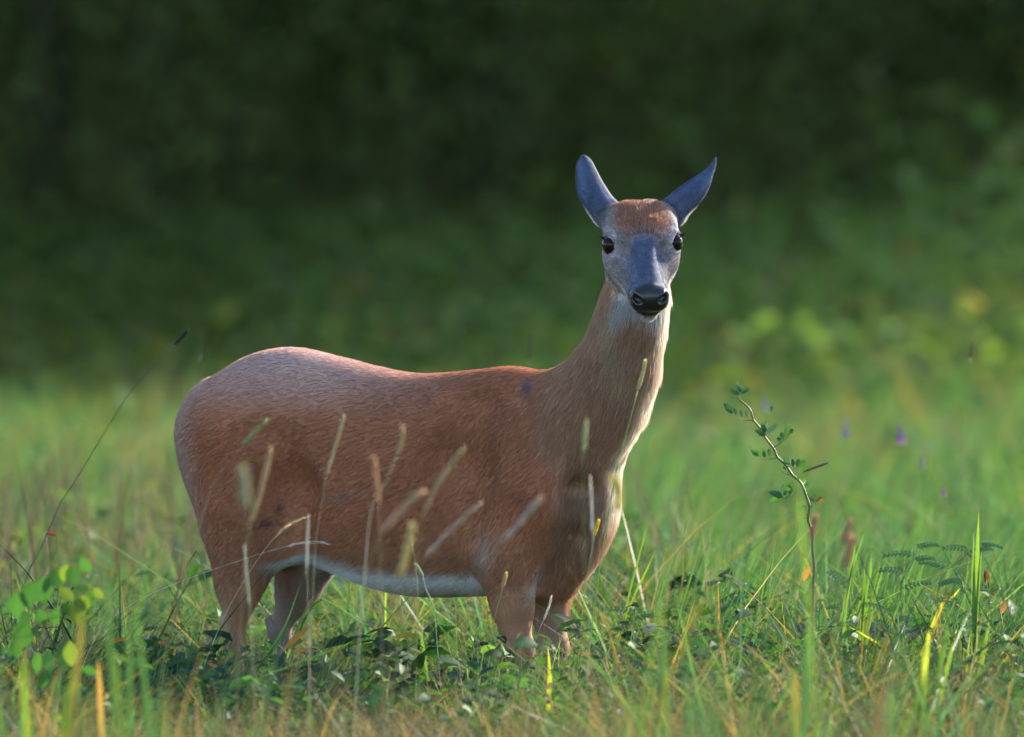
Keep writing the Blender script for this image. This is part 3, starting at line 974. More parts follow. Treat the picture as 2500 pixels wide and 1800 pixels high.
parts = [grass_zone(92000, -2.4, 3.2, (.11, .35), (.0018, .0048), 4, (.60, .90)), grass_zone(12000, -2.0, 3.5, (.20, .48), (.004, .009), 5, (.75, .97), leanmax=.8),
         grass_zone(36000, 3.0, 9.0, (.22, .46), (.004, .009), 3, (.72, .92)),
         grass_zone(34000, 9.0, 22.0, (.25, .52), (.007, .014), 3, (.8, .95), .8),
         grass_zone(46000, 22.0, 62.0, (.28, .60), (.014, .03), 3, (.85, .97), 1.5)]
def near_blades(n):
    """taller blades standing between camera and deer, thrown out of focus"""
    y = rng.uniform(-5.5, -2.2, n); k = (Z0 + y) / Z0
    u = np.where(rng.random(n) < .62, rng.uniform(1450, 2650, n), rng.uniform(-150, 700, n))
    v_ = 1800 - rng.random(n) ** 1.6 * np.where(u > 1500, 420, 300)
    x = (u - 1250) * S0 * k; h = CAMZ - (v_ - VH) * S0 * k
    c = pick_col(n, [(.035, .10, .04), (.025, .07, .035), (.09, .16, .04), (.13, .095, .065), (.04, .09, .06)], [3, 3, 1.4, 2.4, 2])
    return blades(x, y, h * 1.05, rng.uniform(.005, .011, n), rng.uniform(0, .22, n), rng.uniform(0, .25, n), rng.uniform(0, 6.28, n), rng.uniform(-.5, .5, n), c, c * 1.1, 5)


def tall_blades(n, x0, x1, y0, y1, hr):
    x = rng.uniform(x0, x1, n); y = rng.uniform(y0, y1, n)
    m_ = n // 9
    cx, cy = rng.uniform(x0, x1, m_), rng.uniform(y0, y1, m_); w_ = rng.integers(0, m_, n)
    x = cx[w_] + rng.normal(0, .03, n); y = cy[w_] + rng.normal(0, .03, n)
    tc_ = pick_col(m_, GREENS, [2.5, 3, 1.5, 1.5, 2.5, 1.5]); c = tc_[w_] * np.exp(rng.normal(0, .15, (n, 1)))
    az = rng.normal(.35, .5, m_)[w_] + rng.normal(0, .25, n)          # most lean the same way
    return blades(x, y, rng.uniform(*hr, n), rng.uniform(.002, .0055, n), rng.uniform(.0, .3, n), rng.uniform(0, .45, n), az, rng.uniform(-.8, .8, n), c * .75, c * 1.1, 5)


parts += [tall_blades(9000, .30, 2.2, .1, 4.5, (.28, .54)), tall_blades(3000, -2.0, -.85, .1, 4.5, (.25, .46)), tall_blades(900, -.85, .30, .75, 3.5, (.25, .42)), tall_blades(4500, .2, 2.9, 4.5, 11, (.35, .66)), tall_blades(2500, -2.9, -.6, 4.5, 11, (.32, .58)),
          tall_blades(500, -.78, -.38, -.8, .1, (.24, .38)), tall_blades(500, -.12, .26, -.8, -.15, (.24, .37))]
parts.append(near_blades(260))
v, f, s, c = join_parts(parts)
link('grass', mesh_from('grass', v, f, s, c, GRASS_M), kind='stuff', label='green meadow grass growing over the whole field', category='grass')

# matted dry stalks
def thatch_zone(n, y0, y1, hr, wr, extra=.5):
    x, y = place(n, y0, y1, extra)
    k = keep_out(x, y); x, y = x[k], y[k]; n = len(x)
    h = rng.uniform(*hr, n)
    h = np.minimum(h, deer_clear(x, y) * .9)
    c = pick_col(n, DRY, [2.5, 2.2, 2, 1.2, 2])
    return blades(x, y, h, rng.uniform(*wr, n), rng.uniform(.1, 1.2, n), rng.uniform(0, 1.4, n), rng.uniform(0, 6.28, n), rng.uniform(0, 3.1, n), c, c * 1.1, 4, droop=.55,
                  z0=ground_z(x, y) + rng.random(n) * .05)


def wisps(n):
    """thin dry stalks leaning about the legs"""
    x = np.concatenate([rng.uniform(-.72, -.40, n // 2), rng.uniform(-.1, .22, n - n // 2)]); y = rng.uniform(-.75, .0, n)
    c = pick_col(n, DRY, [2, 1, .5, 2.5, 1])
    return blades(x, y, rng.uniform(.22, .42, n), rng.uniform(.0008, .0018, n), rng.uniform(.1, .6, n), rng.uniform(0, .5, n), rng.uniform(-.6, 2.2, n), rng.uniform(-.6, .6, n), c, c * 1.1, 4)


def stalks(n, y0, y1):
    x, y = place(n, y0, y1, .5)
    k = rng.random(n) < np.clip(.55 - x / (.069 * (Z0 + y)) * .5, .1, 1)
    x, y = x[k], y[k]; n = len(x)
    c = pick_col(n, DRY, [2, 2, 1, 1, 2])
    return blades(x, y, rng.uniform(.4, .72, n), rng.uniform(.004, .009, n), rng.uniform(0, .2, n), rng.uniform(0, .25, n), rng.uniform(0, 6.28, n), rng.uniform(-.6, .6, n), c * .8, c * .9, 4)


v, f, s, c = join_parts([thatch_zone(62000, -2.4, 1.0, (.06, .27), (.0009, .0026)), thatch_zone(22000, 1.0, 8, (.1, .3), (.0015, .004)), stalks(1500, 1.5, 9), wisps(1300)])
link('thatch', mesh_from('thatch', v, f, s, c, THATCH_M), kind='stuff', label='brown matted dry grass lying over the ground', category='dry grass')

# low broad-leaved ground cover: small leaflets on short stalks
def leaf_cloud(n, x, y, z, size, cols, up=.6, aspect=.5):
    """folded oval leaves, 6 vertices each"""
    az = rng.uniform(0, 6.28, n); el = rng.uniform(-.5, .9, n) * (1 - up * .3)
    d = np.stack([np.cos(az) * np.cos(el), np.sin(az) * np.cos(el), np.sin(el)], 1)
    nn = np.stack([rng.normal(0, .5, n), rng.normal(0, .5, n), np.ones(n)], 1)
    nn -= d * (nn * d).sum(1, keepdims=True); nn /= np.linalg.norm(nn, axis=1, keepdims=True)
    s_ = np.cross(d, nn); L = size[:, None]; W = (size * aspect * .5)[:, None]
    b = np.stack([x, y, z], 1)
    Vv = np.stack([b, b + d * L * .3 + s_ * W + nn * W * .3, b + d * L * .3 - s_ * W + nn * W * .3, b + d * L * .68 + s_ * W * .85 + nn * W * .2 - nn * L * .08,
                   b + d * L * .68 - s_ * W * .85 + nn * W * .2 - nn * L * .08, b + d * L - nn * L * .22, b + d * L * .5 - nn * L * .03], 1)
    fl = np.array([0, 1, 6, 0, 6, 2, 1, 3, 6, 2, 6, 4, 3, 5, 6, 6, 5, 4])
    flat = (np.arange(n)[:, None] * 7 + fl[None]).ravel()
    return Vv.reshape(-1, 3), flat, np.full(n * 6, 3), np.repeat(cols, 7, 0)


def cover_zone(n, y0, y1, zmax, sz, extra=.5):
    m = n // 16
    cx, cy = place(m, y0, y1, extra); ch = rng.uniform(.3, 1, m) * zmax
    ch = np.minimum(ch, deer_clear(cx, cy))
    w = rng.integers(0, m, n)
    x = cx[w] + rng.normal(0, .045, n); y = cy[w] + rng.normal(0, .045, n)
    z = ground_z(x, y) + ch[w] * rng.uniform(.35, 1, n)
    base = pick_col(m, [(.026, .080, .028), (.040, .115, .034), (.020, .060, .034), (.075, .150, .035), (.028, .080, .055)], [3, 2.5, 3, 1.2, 1.5])
    return leaf_cloud(n, x, y, z, rng.uniform(*sz, n), base[w] * np.exp(rng.normal(0, .15, (n, 1))), aspect=.48)


v, f, s, c = join_parts([cover_zone(34000, -1.6, 3.5, .36, (.014, .044)), cover_zone(6000, -1.0, 4.5, .38, (.045, .085)), cover_zone(16000, 3.5, 12, .42, (.03, .085)), cover_zone(8000, 12, 50, .5, (.08, .18), 1.5)])
link('ground_cover', mesh_from('ground_cover', v, f, s, c, LEAF_M), kind='stuff', label='low leafy weeds growing between the grass', category='weeds')

# dew on the growth
nd = 900
dx_, dy_ = place(nd, -.3, 4.0, .1)
dx_ = np.abs(dx_) * np.where(rng.random(nd) < .75, 1, -1)
dz_ = rng.uniform(.16, .42, nd)
dz_ = np.where((dx_ < .2) & (dx_ > -.8) & (dy_ < .4), dz_ * .5, dz_)
bmd = bmesh.new(); bmesh.ops.create_icosphere(bmd, subdivisions=1, radius=1)
iv = np.array([q.co for q in bmd.verts]); ifc = np.array([[q.index for q in f_.verts] for f_ in bmd.faces]); bmd.free()
dv = (iv[None] * rng.uniform(.0008, .0026, nd)[:, None, None] + np.stack([dx_, dy_, dz_], 1)[:, None]).reshape(-1, 3)
df = (ifc[None] + (np.arange(nd) * len(iv))[:, None, None]).ravel()
dew_m, nt, out = new_mat('dew')
bs = nt.nodes.new('ShaderNodeBsdfPrincipled'); bs.inputs['Base Color'].default_value = (.8, .85, .9, 1); bs.inputs['Roughness'].default_value = .12
bs.inputs['Transmission Weight'].default_value = .7; bs.inputs['IOR'].default_value = 1.33; bs.inputs['Specular IOR Level'].default_value = 1.0
nt.links.new(bs.outputs[0], out.inputs[0])
link('dew', mesh_from('dew', dv, df, np.full(nd * len(ifc), 3), None, dew_m), kind='stuff', label='dew drops sparkling on the grass', category='dew')

# ------------------------------------------------------------------ the dark wood behind
WOOD_LEAF = leaf_mat('wood_leaf', trans=.35, rough=.8, gloss=.05, hue_noise=False)
parts = []
n = 100000                                                  # understorey towards the meadow
x = rng.uniform(-11, 11, n); y = 52 + 8 * rng.random(n) ** 2
cl = lownoise(x, y, 1.6, 3)
z = rng.random(n) ** 1.1 * (5.4 + 1.3 * cl) + ground_z(x, y)
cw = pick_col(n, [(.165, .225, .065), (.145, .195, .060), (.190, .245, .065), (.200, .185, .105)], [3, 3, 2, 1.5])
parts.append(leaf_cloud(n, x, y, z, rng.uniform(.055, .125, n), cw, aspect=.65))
n = 20000                                                  # unseen crowns, shaped to shade the far meadow; lower on the far right
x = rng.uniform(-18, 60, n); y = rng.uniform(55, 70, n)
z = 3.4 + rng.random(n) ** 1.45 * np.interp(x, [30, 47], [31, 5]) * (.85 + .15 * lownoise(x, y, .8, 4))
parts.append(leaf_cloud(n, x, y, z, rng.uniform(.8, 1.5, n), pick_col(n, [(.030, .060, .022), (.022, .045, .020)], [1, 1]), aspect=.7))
n = 9000                                                   # unseen crowns over the bank, added to shade the wood's inside
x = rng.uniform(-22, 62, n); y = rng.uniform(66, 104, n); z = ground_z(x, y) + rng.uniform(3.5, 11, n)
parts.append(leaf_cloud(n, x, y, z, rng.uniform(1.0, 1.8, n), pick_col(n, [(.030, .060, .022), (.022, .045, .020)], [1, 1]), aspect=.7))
n = 15000                                                  # deeper bushes on the bank
x = rng.uniform(-14, 14, n); y = rng.uniform(61, 76, n); z = ground_z(x, y) + rng.random(n) * 4
parts.append(leaf_cloud(n, x, y, z, rng.uniform(.2, .4, n), pick_col(n, [(.17, .19, .12), (.17, .16, .13)], [1, 1]), aspect=.6))
v, f, s, c = join_parts(parts)
tm = MB()
for k in range(34):
    tx, ty = random.uniform(-17, 34), random.uniform(53, 69)
    r0 = random.uniform(.09, .24); tz = float(ground_z(tx, ty)); lx = random.uniform(-.6, .6)
    tm.tube([(tx, ty, tz - .2), (tx + lx * .2, ty, tz + 3), (tx + lx * .6, ty, tz + 7), (tx + lx, ty, tz + 20)], [r0 * 1.25, r0, r0 * .7, r0 * .25], (.035, .03, .026), 7)
    for b in range(4):
        z1 = tz + random.uniform(2.5, 8); an = random.uniform(0, 6.28); bl = random.uniform(1, 2.6)
        tm.tube([(tx + lx * .3, ty, z1), (tx + math.cos(an) * bl * .5, ty + math.sin(an) * bl * .5, z1 + .7), (tx + math.cos(an) * bl, ty + math.sin(an) * bl, z1 + 1.0)], [r0 * .35, r0 * .2, r0 * .06], (.035, .03, .026), 5)
tv = np.array(tm.v); tf = [i for f_ in tm.f for i in f_]; ts = [len(f_) for f_ in tm.f]
v, f, s, c = join_parts([(v, f, s, c), (tv, np.array(tf), np.array(ts), np.array(tm.c))])
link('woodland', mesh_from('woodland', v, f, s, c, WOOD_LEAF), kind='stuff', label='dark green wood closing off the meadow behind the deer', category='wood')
# taller weeds between meadow and wood, thicker to the right
n = 34000
x, y = place(n, 24, 53, 2.0, .75)
tall = np.clip(.30 + x / (.069 * (Z0 + y)) * .55 + .75 * lownoise(x, y, .8, 8), .55, 1.8)
z = ground_z(x, y) + rng.random(n) ** 1.3 * (.40 + (.4 + 1.5 * tall) * np.clip((y - 20) / 26, 0, 1.1))
v, f, s, c = leaf_cloud(n, x, y, z, rng.uniform(.08, .2, n), pick_col(n, [(.105, .17, .040), (.13, .17, .055), (.08, .14, .035), (.15, .13, .06)], [3, 2, 3, 1]) * np.clip(1.15 + .7 * x / (.069 * (Z0 + y)), .75, 1.9)[:, None], aspect=.4)
link('undergrowth', mesh_from('undergrowth', v, f, s, c, WOOD_LEAF), kind='stuff', label='tall pale green weeds at the far end of the meadow', category='weeds')


# ------------------------------------------------------------------ single plants
def thing(name, base, label, cat, group=None):
    o = link(name, None, None, label=label, category=cat, kind='thing')
    o.location = base; o.empty_display_size = .05
    if group: o['group'] = group
    return o


def part(name, mb, mat, parent, kind=None):
    off_ = np.array(parent.location if parent.parent is None else parent.parent.location)
    mb.v = [tuple(np.array(q) - off_) for q in mb.v]
    o = link(name, mb.mesh(name, mat), parent)
    return o


def to_ground(pts, spread=0.0):
    """carry a stem on from its last point down to the soil"""
    a, b = np.array(pts[-2]), np.array(pts[-1])
    d = (b - a) / (np.linalg.norm(b - a) + 1e-9)
    gz = float(ground_z(b[0], b[1]))
    drop = b[2] - gz
    k = min(.5, abs(d[0]) / max(.3, abs(d[2]))) * np.sign(d[0])
    mid = b + np.array([k * drop * .35, 0, -drop * .5]); end = b + np.array([k * drop * .45, 0, -drop - .01])
    return list(pts) + [mid, end]


def seed_grass(label, head, stem, y, hr, hc_, sc_, group=None, sr=1.6, name='timothy_grass', dense=1.0, dy=0.0):
    """head: photo points tip to foot of the spike; stem: further photo points downwards; y: metres behind the shoulder"""
    hp_ = [P(q[0], q[1], y) for q in head]
    sp_ = [hp_[-1]] + [P(q[0], q[1], y + dy * (i + 1)) for i, q in enumerate(stem)]
    if len(sp_) == 1: sp_.append(hp_[-1] + (hp_[-1] - hp_[-2]) * .3)
    sp_ = to_ground(sp_)
    t = thing(name, sp_[-1], label, 'grass', group)
    s_ = spline(sp_, 14); k = S0
    sm = MB(); sm.tube(s_, [sr * k * .5 * (.6 + .6 * i / 13) for i in range(14)], sc_, 5)
    part('stem', sm, STEM_M, t)
    hs = spline(hp_, 16); hm = MB(); r = []
    for i in range(16):
        q = i / 15
        r.append(hr * k * (min(1, (q + .06) * 5) ** .6) * (min(1, (1 - q + .05) * 7) ** .6) * random.uniform(.55, .75))
    hm.tube(hs, r, hc_, 8)
    for j in range(int(170 * dense)):
        i = random.random() * 14.9; i0 = int(i); p0 = hs[i0] + (hs[i0 + 1] - hs[i0]) * (i - i0)
        ax_ = hs[i0] - hs[i0 + 1]; ax_ = ax_ / np.linalg.norm(ax_)
        rd = np.random.default_rng(j + int(head[0][0])).normal(size=3); rd -= ax_ * rd.dot(ax_); rd /= np.linalg.norm(rd)
        d = ax_ * .9 + rd * .6
        hm.leaf(p0 + rd * r[i0] * .6, d, rd, max(.005, hr * k * 1.25), hr * k * .22, tuple(np.array(hc_) * random.uniform(.8, 1.3)), ns=2)
    part('seed_head', hm, SEED_M, t)
    return t


TANH, PALE, GRN, DRKG, PINK = (.36, .27, .15), (.42, .38, .27), (.26, .29, .13), (.035, .045, .035), (.36, .22, .16)
STT, STG = (.30, .24, .13), (.16, .22, .06)
GF = 'ripe grass spikes in front of the deer'
SG = [
 # label, head, stem, depth, half width, head colour, stem colour
 ('pale green grass spike leaning right across the deer\'s upper thigh, topmost of the hindquarters', [(650, 1027), (622, 1056), (593, 1086)], [(560, 1125), (527, 1168), (500, 1240)], -1.2, 9, GRN, STT),
 ('long tan grass spike standing steeply in front of the deer\'s thigh', [(660, 1099), (640, 1185), (612, 1279)], [(600, 1340), (592, 1450)], -1.5, 11, TANH, STT),
 ('short very blurred pale green spike left of the long tan spike on the thigh', [(592, 1150), (596, 1195), (602, 1240)], [(606, 1330), (610, 1450)], -2.9, 15, (.30, .32, .20), STG),
 ('slim pale spike upright on the middle of the deer\'s flank', [(840, 1016), (820, 1085), (796, 1163)], [(786, 1230), (772, 1312), (765, 1420)], -1.0, 8, (.38, .33, .19), STT),
 ('tan spike at mid-flank with a stem bent to the lower left', [(984, 1042), (978, 1080), (968, 1112)], [(950, 1160), (926, 1205), (905, 1250), (890, 1400)], -1.3, 10, TANH, PALE, 2.6),
 ('orange-tan spike crossing the bent stem at mid-flank', [(913, 1120), (918, 1170), (925, 1226)], [(928, 1300), (930, 1420)], -1.6, 11, (.40, .24, .13), STT),
 ('long arching greenish spike rising to the right behind the rib', [(1133, 1095), (1105, 1130), (1065, 1190), (1036, 1250)], [(1020, 1330), (1010, 1440)], -1.7, 9, (.33, .27, .16), STT),
 ('broad pinkish tan spike slanting low on the flank', [(1031, 1202), (985, 1240), (931, 1301)], [(905, 1360), (885, 1450)], -1.9, 13, (.40, .28, .19), STT),
 ('pinkish grey spike slanting to the right on the rear of the shoulder', [(1174, 1229), (1110, 1285), (1036, 1361)], [(1000, 1420), (985, 1500)], -1.6, 9, (.38, .30, .24), STT),
 ('grey blurred spike slanting over the deer\'s upper foreleg', [(1317, 1218), (1275, 1270), (1224, 1325)], [(1190, 1390), (1158, 1450), (1140, 1540)], -1.8, 11, (.34, .29, .26), PINK),
 ('slender spike on a long green stem in front of the deer\'s neck', [(1576, 882), (1567, 920), (1556, 954)], [(1535, 1040), (1505, 1146), (1480, 1290), (1455, 1450)], -.75, 8.5, (.40, .38, .18), (.20, .30, .06), 3.4),
 ('small pale green spike before the base of the deer\'s neck', [(1431, 1031), (1428, 1066), (1424, 1105)], [(1424, 1180), (1426, 1300)], -1.5, 9, (.33, .36, .22), (.12, .16, .06)),
 ('wide yellow-tan blurred spike over the lower flank', [(1008, 1282), (994, 1340), (975, 1411)], [(965, 1470), (955, 1560)], -2.1, 13, (.42, .37, .16), STT),
 ('small sharp oval seed head above the deer\'s near foreleg', [(1236, 1402), (1231, 1420), (1226, 1437)], [(1215, 1480), (1203, 1530), (1195, 1600)], -.5, 8, (.42, .33, .16), (.26, .26, .08)),
 ('small round green seed head in front of the white belly', [(1017, 1381), (1024, 1394), (1032, 1408)], [(1040, 1440), (1058, 1480), (1066, 1560)], -.6, 8, (.30, .38, .24), (.22, .28, .16), 2.4),
 ('little yellowish oval seed head above the white belly', [(1003, 1303), (1004, 1319), (1007, 1336)], [(1014, 1380), (1020, 1450), (1018, 1540)], -.7, 6.5, (.40, .37, .14), (.30, .27, .10)),
 ('yellow-green blurred plume beside the deer\'s chest', [(1500, 1170), (1510, 1205), (1508, 1250)], [(1500, 1330), (1490, 1450)], -2.2, 15, (.45, .42, .10), STG),
 ('bright yellow bud on a thin green stem before the breast', [(1462, 1272), (1457, 1290), (1451, 1308)], [(1440, 1370), (1428, 1440), (1418, 1540)], -.6, 7, (.62, .50, .03), (.25, .32, .08)),
 ('thin pale upright stalk in front of the deer\'s breast', [(1441, 1165), (1444, 1230), (1446, 1300)], [(1446, 1380), (1440, 1500)], -1.2, 5.5, (.50, .46, .44), PALE),
 ('greyish white stalk standing before the flank fold', [(753, 1258), (750, 1320), (748, 1392)], [(752, 1460), (754, 1560)], -1.1, 5.5, (.44, .42, .40), PALE),
 ('pale upright stalk in front of the hind shank', [(596, 1328), (601, 1400), (608, 1478)], [(612, 1530), (616, 1600)], -1.2, 5.5, (.44, .40, .36), PALE),
 ('dark brown-black seed head on a long slanting stem behind the rump', [(459, 807), (443, 824), (427, 841)], [(370, 900), (314, 962), (240, 1080), (180, 1180), (143, 1235), (105, 1330), (72, 1392)], .35, 8.5, DRKG, (.045, .06, .045), 2.6),
 ('white awned seed head standing between the deer\'s forelegs', [(1346, 1458), (1339, 1485), (1327, 1515)], [(1316, 1540), (1300, 1590)], -.35, 4.5, (.60, .56, .52), PALE),
 ('small grey spike leaning right beside the thorny sapling', [(2022, 1130), (1995, 1140), (1962, 1152)], [(1950, 1170), (1944, 1260), (1942, 1400)], .15, 5, (.16, .15, .12), STG),
 ('salmon-pink spike beside the thorny sapling\'s stem', [(1993, 1262), (1987, 1285), (1982, 1312)], [(1984, 1380), (1986, 1480)], -1.4, 10, (.36, .20, .13), STT),
 ('dull pink spike right of the sapling, taller of two', [(2078, 1270), (2068, 1300), (2058, 1330)], [(2050, 1400), (2044, 1500)], -1.6, 10, (.34, .19, .14), STT),
 ('dull pink spike right of the sapling, shorter of two', [(2080, 1312), (2074, 1345), (2064, 1385)], [(2060, 1450), (2056, 1520)], -1.8, 12, (.34, .18, .12), STT),
 ('thin dark spike far behind the rump, beside the dark seed head', [(498, 800), (493, 830), (488, 865)], [(480, 960), (474, 1100)], 2.6, 4, (.05, .055, .04), (.05, .06, .04), 2.5),
 ('thin dark spike rising behind the middle of the deer\'s back', [(1296, 812), (1294, 845), (1291, 880)], [(1288, 950), (1286, 1100)], 2.6, 4, (.06, .05, .04), (.05, .06, .04), 2.5),
 ('tall grey-brown spike at the far right edge of the meadow', [(2374, 838), (2372, 855), (2368, 872)], [(2360, 960), (2356, 1100), (2352, 1300)], 2.0, 5, (.10, .09, .06), STG, 2.2),
]
for e in SG:
    back = e[3] > 0
    seed_grass(e[0], e[1], e[2], e[3] * (1.45 if e[3] < -.9 else 1), e[4] * .78, e[5], e[6], None if back else GF, e[7] if len(e) > 7 else 1.8)


def panicle(label, tip, stem, y, colr):
    """open seed head: a stem with awned spikelets towards the tip"""
    sp_ = to_ground([P(q[0], q[1], y) for q in stem])
    t = thing('oat_grass', sp_[-1], label, 'grass', 'loose panicles by the hind leg')
    s_ = spline(sp_, 20); sm = MB(); sm.tube(s_, [S0 * (.55 + .03 * i) for i in range(20)], colr, 5); part('stem', sm, STEM_M, t)
    tp = spline([P(q[0], q[1], y) for q in tip], 12); hm = MB()
    for i in range(11):
        d = tp[i] - tp[i + 1]; d /= np.linalg.norm(d)
        for j in range(3):
            o_ = np.array([random.uniform(-.4, .4), random.uniform(-.4, .4), random.uniform(-.35, .35)])
            hm.leaf(tp[i + 1], d + o_ * .6, (0, -1, .3), random.uniform(.009, .016), .0025, tuple(np.array(colr) * random.uniform(.9, 1.5)), ns=3)
            hm.tube([tp[i + 1] + d * .008, tp[i + 1] + d * .024 + o_ * .006], [.0003, .0001], colr, 3)
    part('seed_head', hm, SEED_M, t)


panicle('drooping straw-coloured panicle on a thin stem crossing the hind leg', [(742, 1264), (715, 1275), (690, 1292), (672, 1312)], [(742, 1264), (672, 1312), (620, 1380), (560, 1480), (520, 1570), (490, 1650)], -.55, (.46, .38, .22))
panicle('silvery panicle on a long thin stem arching in from the meadow on the left', [(800, 1327), (760, 1323), (725, 1328), (700, 1334)], [(800, 1327), (720, 1330), (620, 1358), (500, 1398), (380, 1445), (300, 1490), (230, 1560)], -.5, (.46, .42, .34))


# leaves shared by the plants below
def leaf_mesh(name, colr, width, fold, bend, mat, shape=1.0, tipc=None, ns=5):
    mb = MB(); mb.leaf((0, 0, 0), (0, 1, 0), (0, 0, 1), 1.0, width, colr, fold, bend, ns, shape, tipc)
    return mb.mesh(name, mat)


LM = {k: leaf_mesh('leaf_' + k, c_, w_, f_, b_, LEAF_M) for k, c_, w_, f_, b_ in [
    ('dark', (.035, .10, .045), .52, .3, .15), ('mid', (.055, .16, .035), .55, .25, .12), ('blue', (.05, .11, .075), .42, .35, .1),
    ('round', (.045, .135, .03), .78, .18, .08), ('yellow', (.12, .19, .03), .66, .2, .1), ('deep', (.018, .07, .03), .62, .2, .1), ('brown', (.16, .10, .04), .5, .3, .2)]}


def put_leaf(parent, kind, base, tip, facing=(0, -1, .5), name='leaf'):
    """one leaf from base to tip; facing: which way its upper side looks"""
    b, t_ = np.array(base, float), np.array(tip, float)
    d = t_ - b; L_ = np.linalg.norm(d); d /= L_
    nn = np.array(facing, float); nn -= d * nn.dot(d); nn /= np.linalg.norm(nn) + 1e-9
    s_ = np.cross(d, nn)
    o = link(name, LM[kind], parent)
    M = Matrix(((s_[0] * L_, d[0] * L_, nn[0] * L_, 0), (s_[1] * L_, d[1] * L_, nn[1] * L_, 0), (s_[2] * L_, d[2] * L_, nn[2] * L_, 0), (0, 0, 0, 1)))
    off_ = np.array(parent.location if parent.parent is None else parent.parent.location)
    o.matrix_local = Matrix.Translation(Vector(b - off_)) @ M
    return o


# the thorny sapling to the right of the deer
SY = .12
stem_px = [(1801, 973), (1820, 988), (1833, 1003), (1840, 1026), (1858, 1048), (1871, 1072), (1890, 1097), (1898, 1116), (1919, 1136), (1934, 1159), (1956, 1180),
           (1969, 1213), (1977, 1240), (1973, 1270), (1984, 1297), (1984, 1338), (1988, 1388), (1985, 1450), (1984, 1600), (1983, 1790)]
sp_ = [P(u, v_, SY) for u, v_ in stem_px]
sap = thing('thorny_sapling', to_ground(sp_)[-1], 'young thorny sapling with small oval leaves standing right of the deer', 'sapling')
ss = spline(to_ground(sp_), 70)
mb = MB(); mb.tube(ss, [S0 * (2.2 + 2.2 * i / 69) for i in range(70)], (.10, .13, .035), 7)
part('stem', mb, STEM_M, sap)
rr_ = random.Random(3)
for k in range(26):
    i = 2 + int(rr_.random() * 44); p0 = ss[i]; sd_ = rr_.choice((-1, 1))
    tb = MB(); tb.tube([p0, p0 + np.array([sd_ * .004, rr_.uniform(-.003, .003), .0015]), p0 + np.array([sd_ * .008, rr_.uniform(-.004, .004), .0035])], [.0012, .0007, .0001], (.20, .17, .06), 4)
    part('thorn', tb, STEM_M, sap)
sprays = [  # leaf stalk: from stem to end, kind, leaflets (base, tip)
 ((1803, 972), (1808, 958), 'blue', [((1806, 962), (1783, 944)), ((1806, 964), (1784, 954)), ((1807, 960), (1797, 932)), ((1808, 960), (1829, 946)), ((1808, 963), (1832, 953)), ((1807, 958), (1810, 934))]),
 ((1838, 1026), (1792, 1018), 'blue', [((1824, 1020), (1822, 1000)), ((1811, 1019), (1809, 1000)), ((1798, 1014), (1791, 997)), ((1788, 1010), (1769, 985))]),
 ((1858, 1046), (1893, 990), 'blue', [((1880, 1008), (1883, 990)), ((1884, 1003), (1893, 986))]),
 ((1866, 1062), (1870, 1040), 'blue', [((1868, 1058), (1860, 1034)), ((1868, 1056), (1874, 1030)), ((1870, 1062), (1845, 1050)), ((1872, 1060), (1898, 1034)), ((1872, 1063), (1852, 1062))]),
 ((1890, 1092), (1932, 1058), 'dark', [((1905, 1082), (1900, 1066)), ((1912, 1075), (1908, 1054)), ((1920, 1068), (1922, 1042)), ((1928, 1060), (1936, 1046))]),
 ((1897, 1118), (1852, 1120), 'mid', [((1880, 1116), (1878, 1094)), ((1868, 1118), (1864, 1099)), ((1858, 1117), (1850, 1097)), ((1850, 1115), (1835, 1098))]),
 ((1919, 1136), (1956, 1146), 'mid', [((1928, 1137), (1914, 1114)), ((1936, 1140), (1934, 1118)), ((1946, 1142), (1950, 1118)), ((1952, 1143), (1966, 1122)), ((1956, 1150), (1975, 1138))]),
 ((1934, 1159), (1908, 1153), 'dark', [((1918, 1150), (1913, 1140))]),
 ((1934, 1205), (1904, 1222), 'mid', [((1912, 1216), (1880, 1199)), ((1912, 1218), (1876, 1222)), ((1914, 1214), (1912, 1182)), ((1930, 1208), (1926, 1184)), ((1930, 1210), (1936, 1192))]),
 ((1958, 1184), (1970, 1168), 'mid', [((1958, 1180), (1971, 1166)), ((1962, 1192), (1974, 1180)), ((1964, 1198), (1978, 1193))]),
 ((1974, 1240), (1996, 1226), 'brown', [((1990, 1228), (1976, 1212)), ((1994, 1226), (1990, 1206)), ((1996, 1226), (2006, 1210)), ((1996, 1228), (2012, 1220))]),
 ((1972, 1262), (1925, 1256), 'mid', [((1950, 1252), (1966, 1232))]),
 ((1978, 1366), (1960, 1352), 'brown', [((1970, 1362), (1958, 1350))]),
]
for (u0, v0), (u1, v1), kind, lv in [(s_[0], s_[1], s_[2], s_[3]) for s_ in sprays]:
    tb = MB(); yy_ = SY + rr_.uniform(-.03, .03)
    tb.tube(spline([P(u0, v0, SY), P((u0 + u1) / 2, (v0 + v1) / 2 + 3, (SY + yy_) / 2), P(u1, v1, yy_)], 6), [.0011, .001, .0009, .0008, .0007, .0005], (.15, .17, .06), 4)
    stk = part('leaf_stalk', tb, STEM_M, sap)
    for (a_, b_) in lv:
        put_leaf(stk, kind if rr_.random() < .8 else 'dark', P(*a_, yy_), P(*b_, yy_ + rr_.uniform(-.012, .012)), (rr_.uniform(-.5, .5), -1, .6))
LM['orange'] = leaf_mesh('leaf_orange', (.55, .16, .05), .36, .2, .1, LEAF_M)
put_leaf(sap, 'orange', P(1976, 1384, SY), P(1962, 1418, SY - .01))['label'] = 'orange-red withered leaf hanging low on the stem'

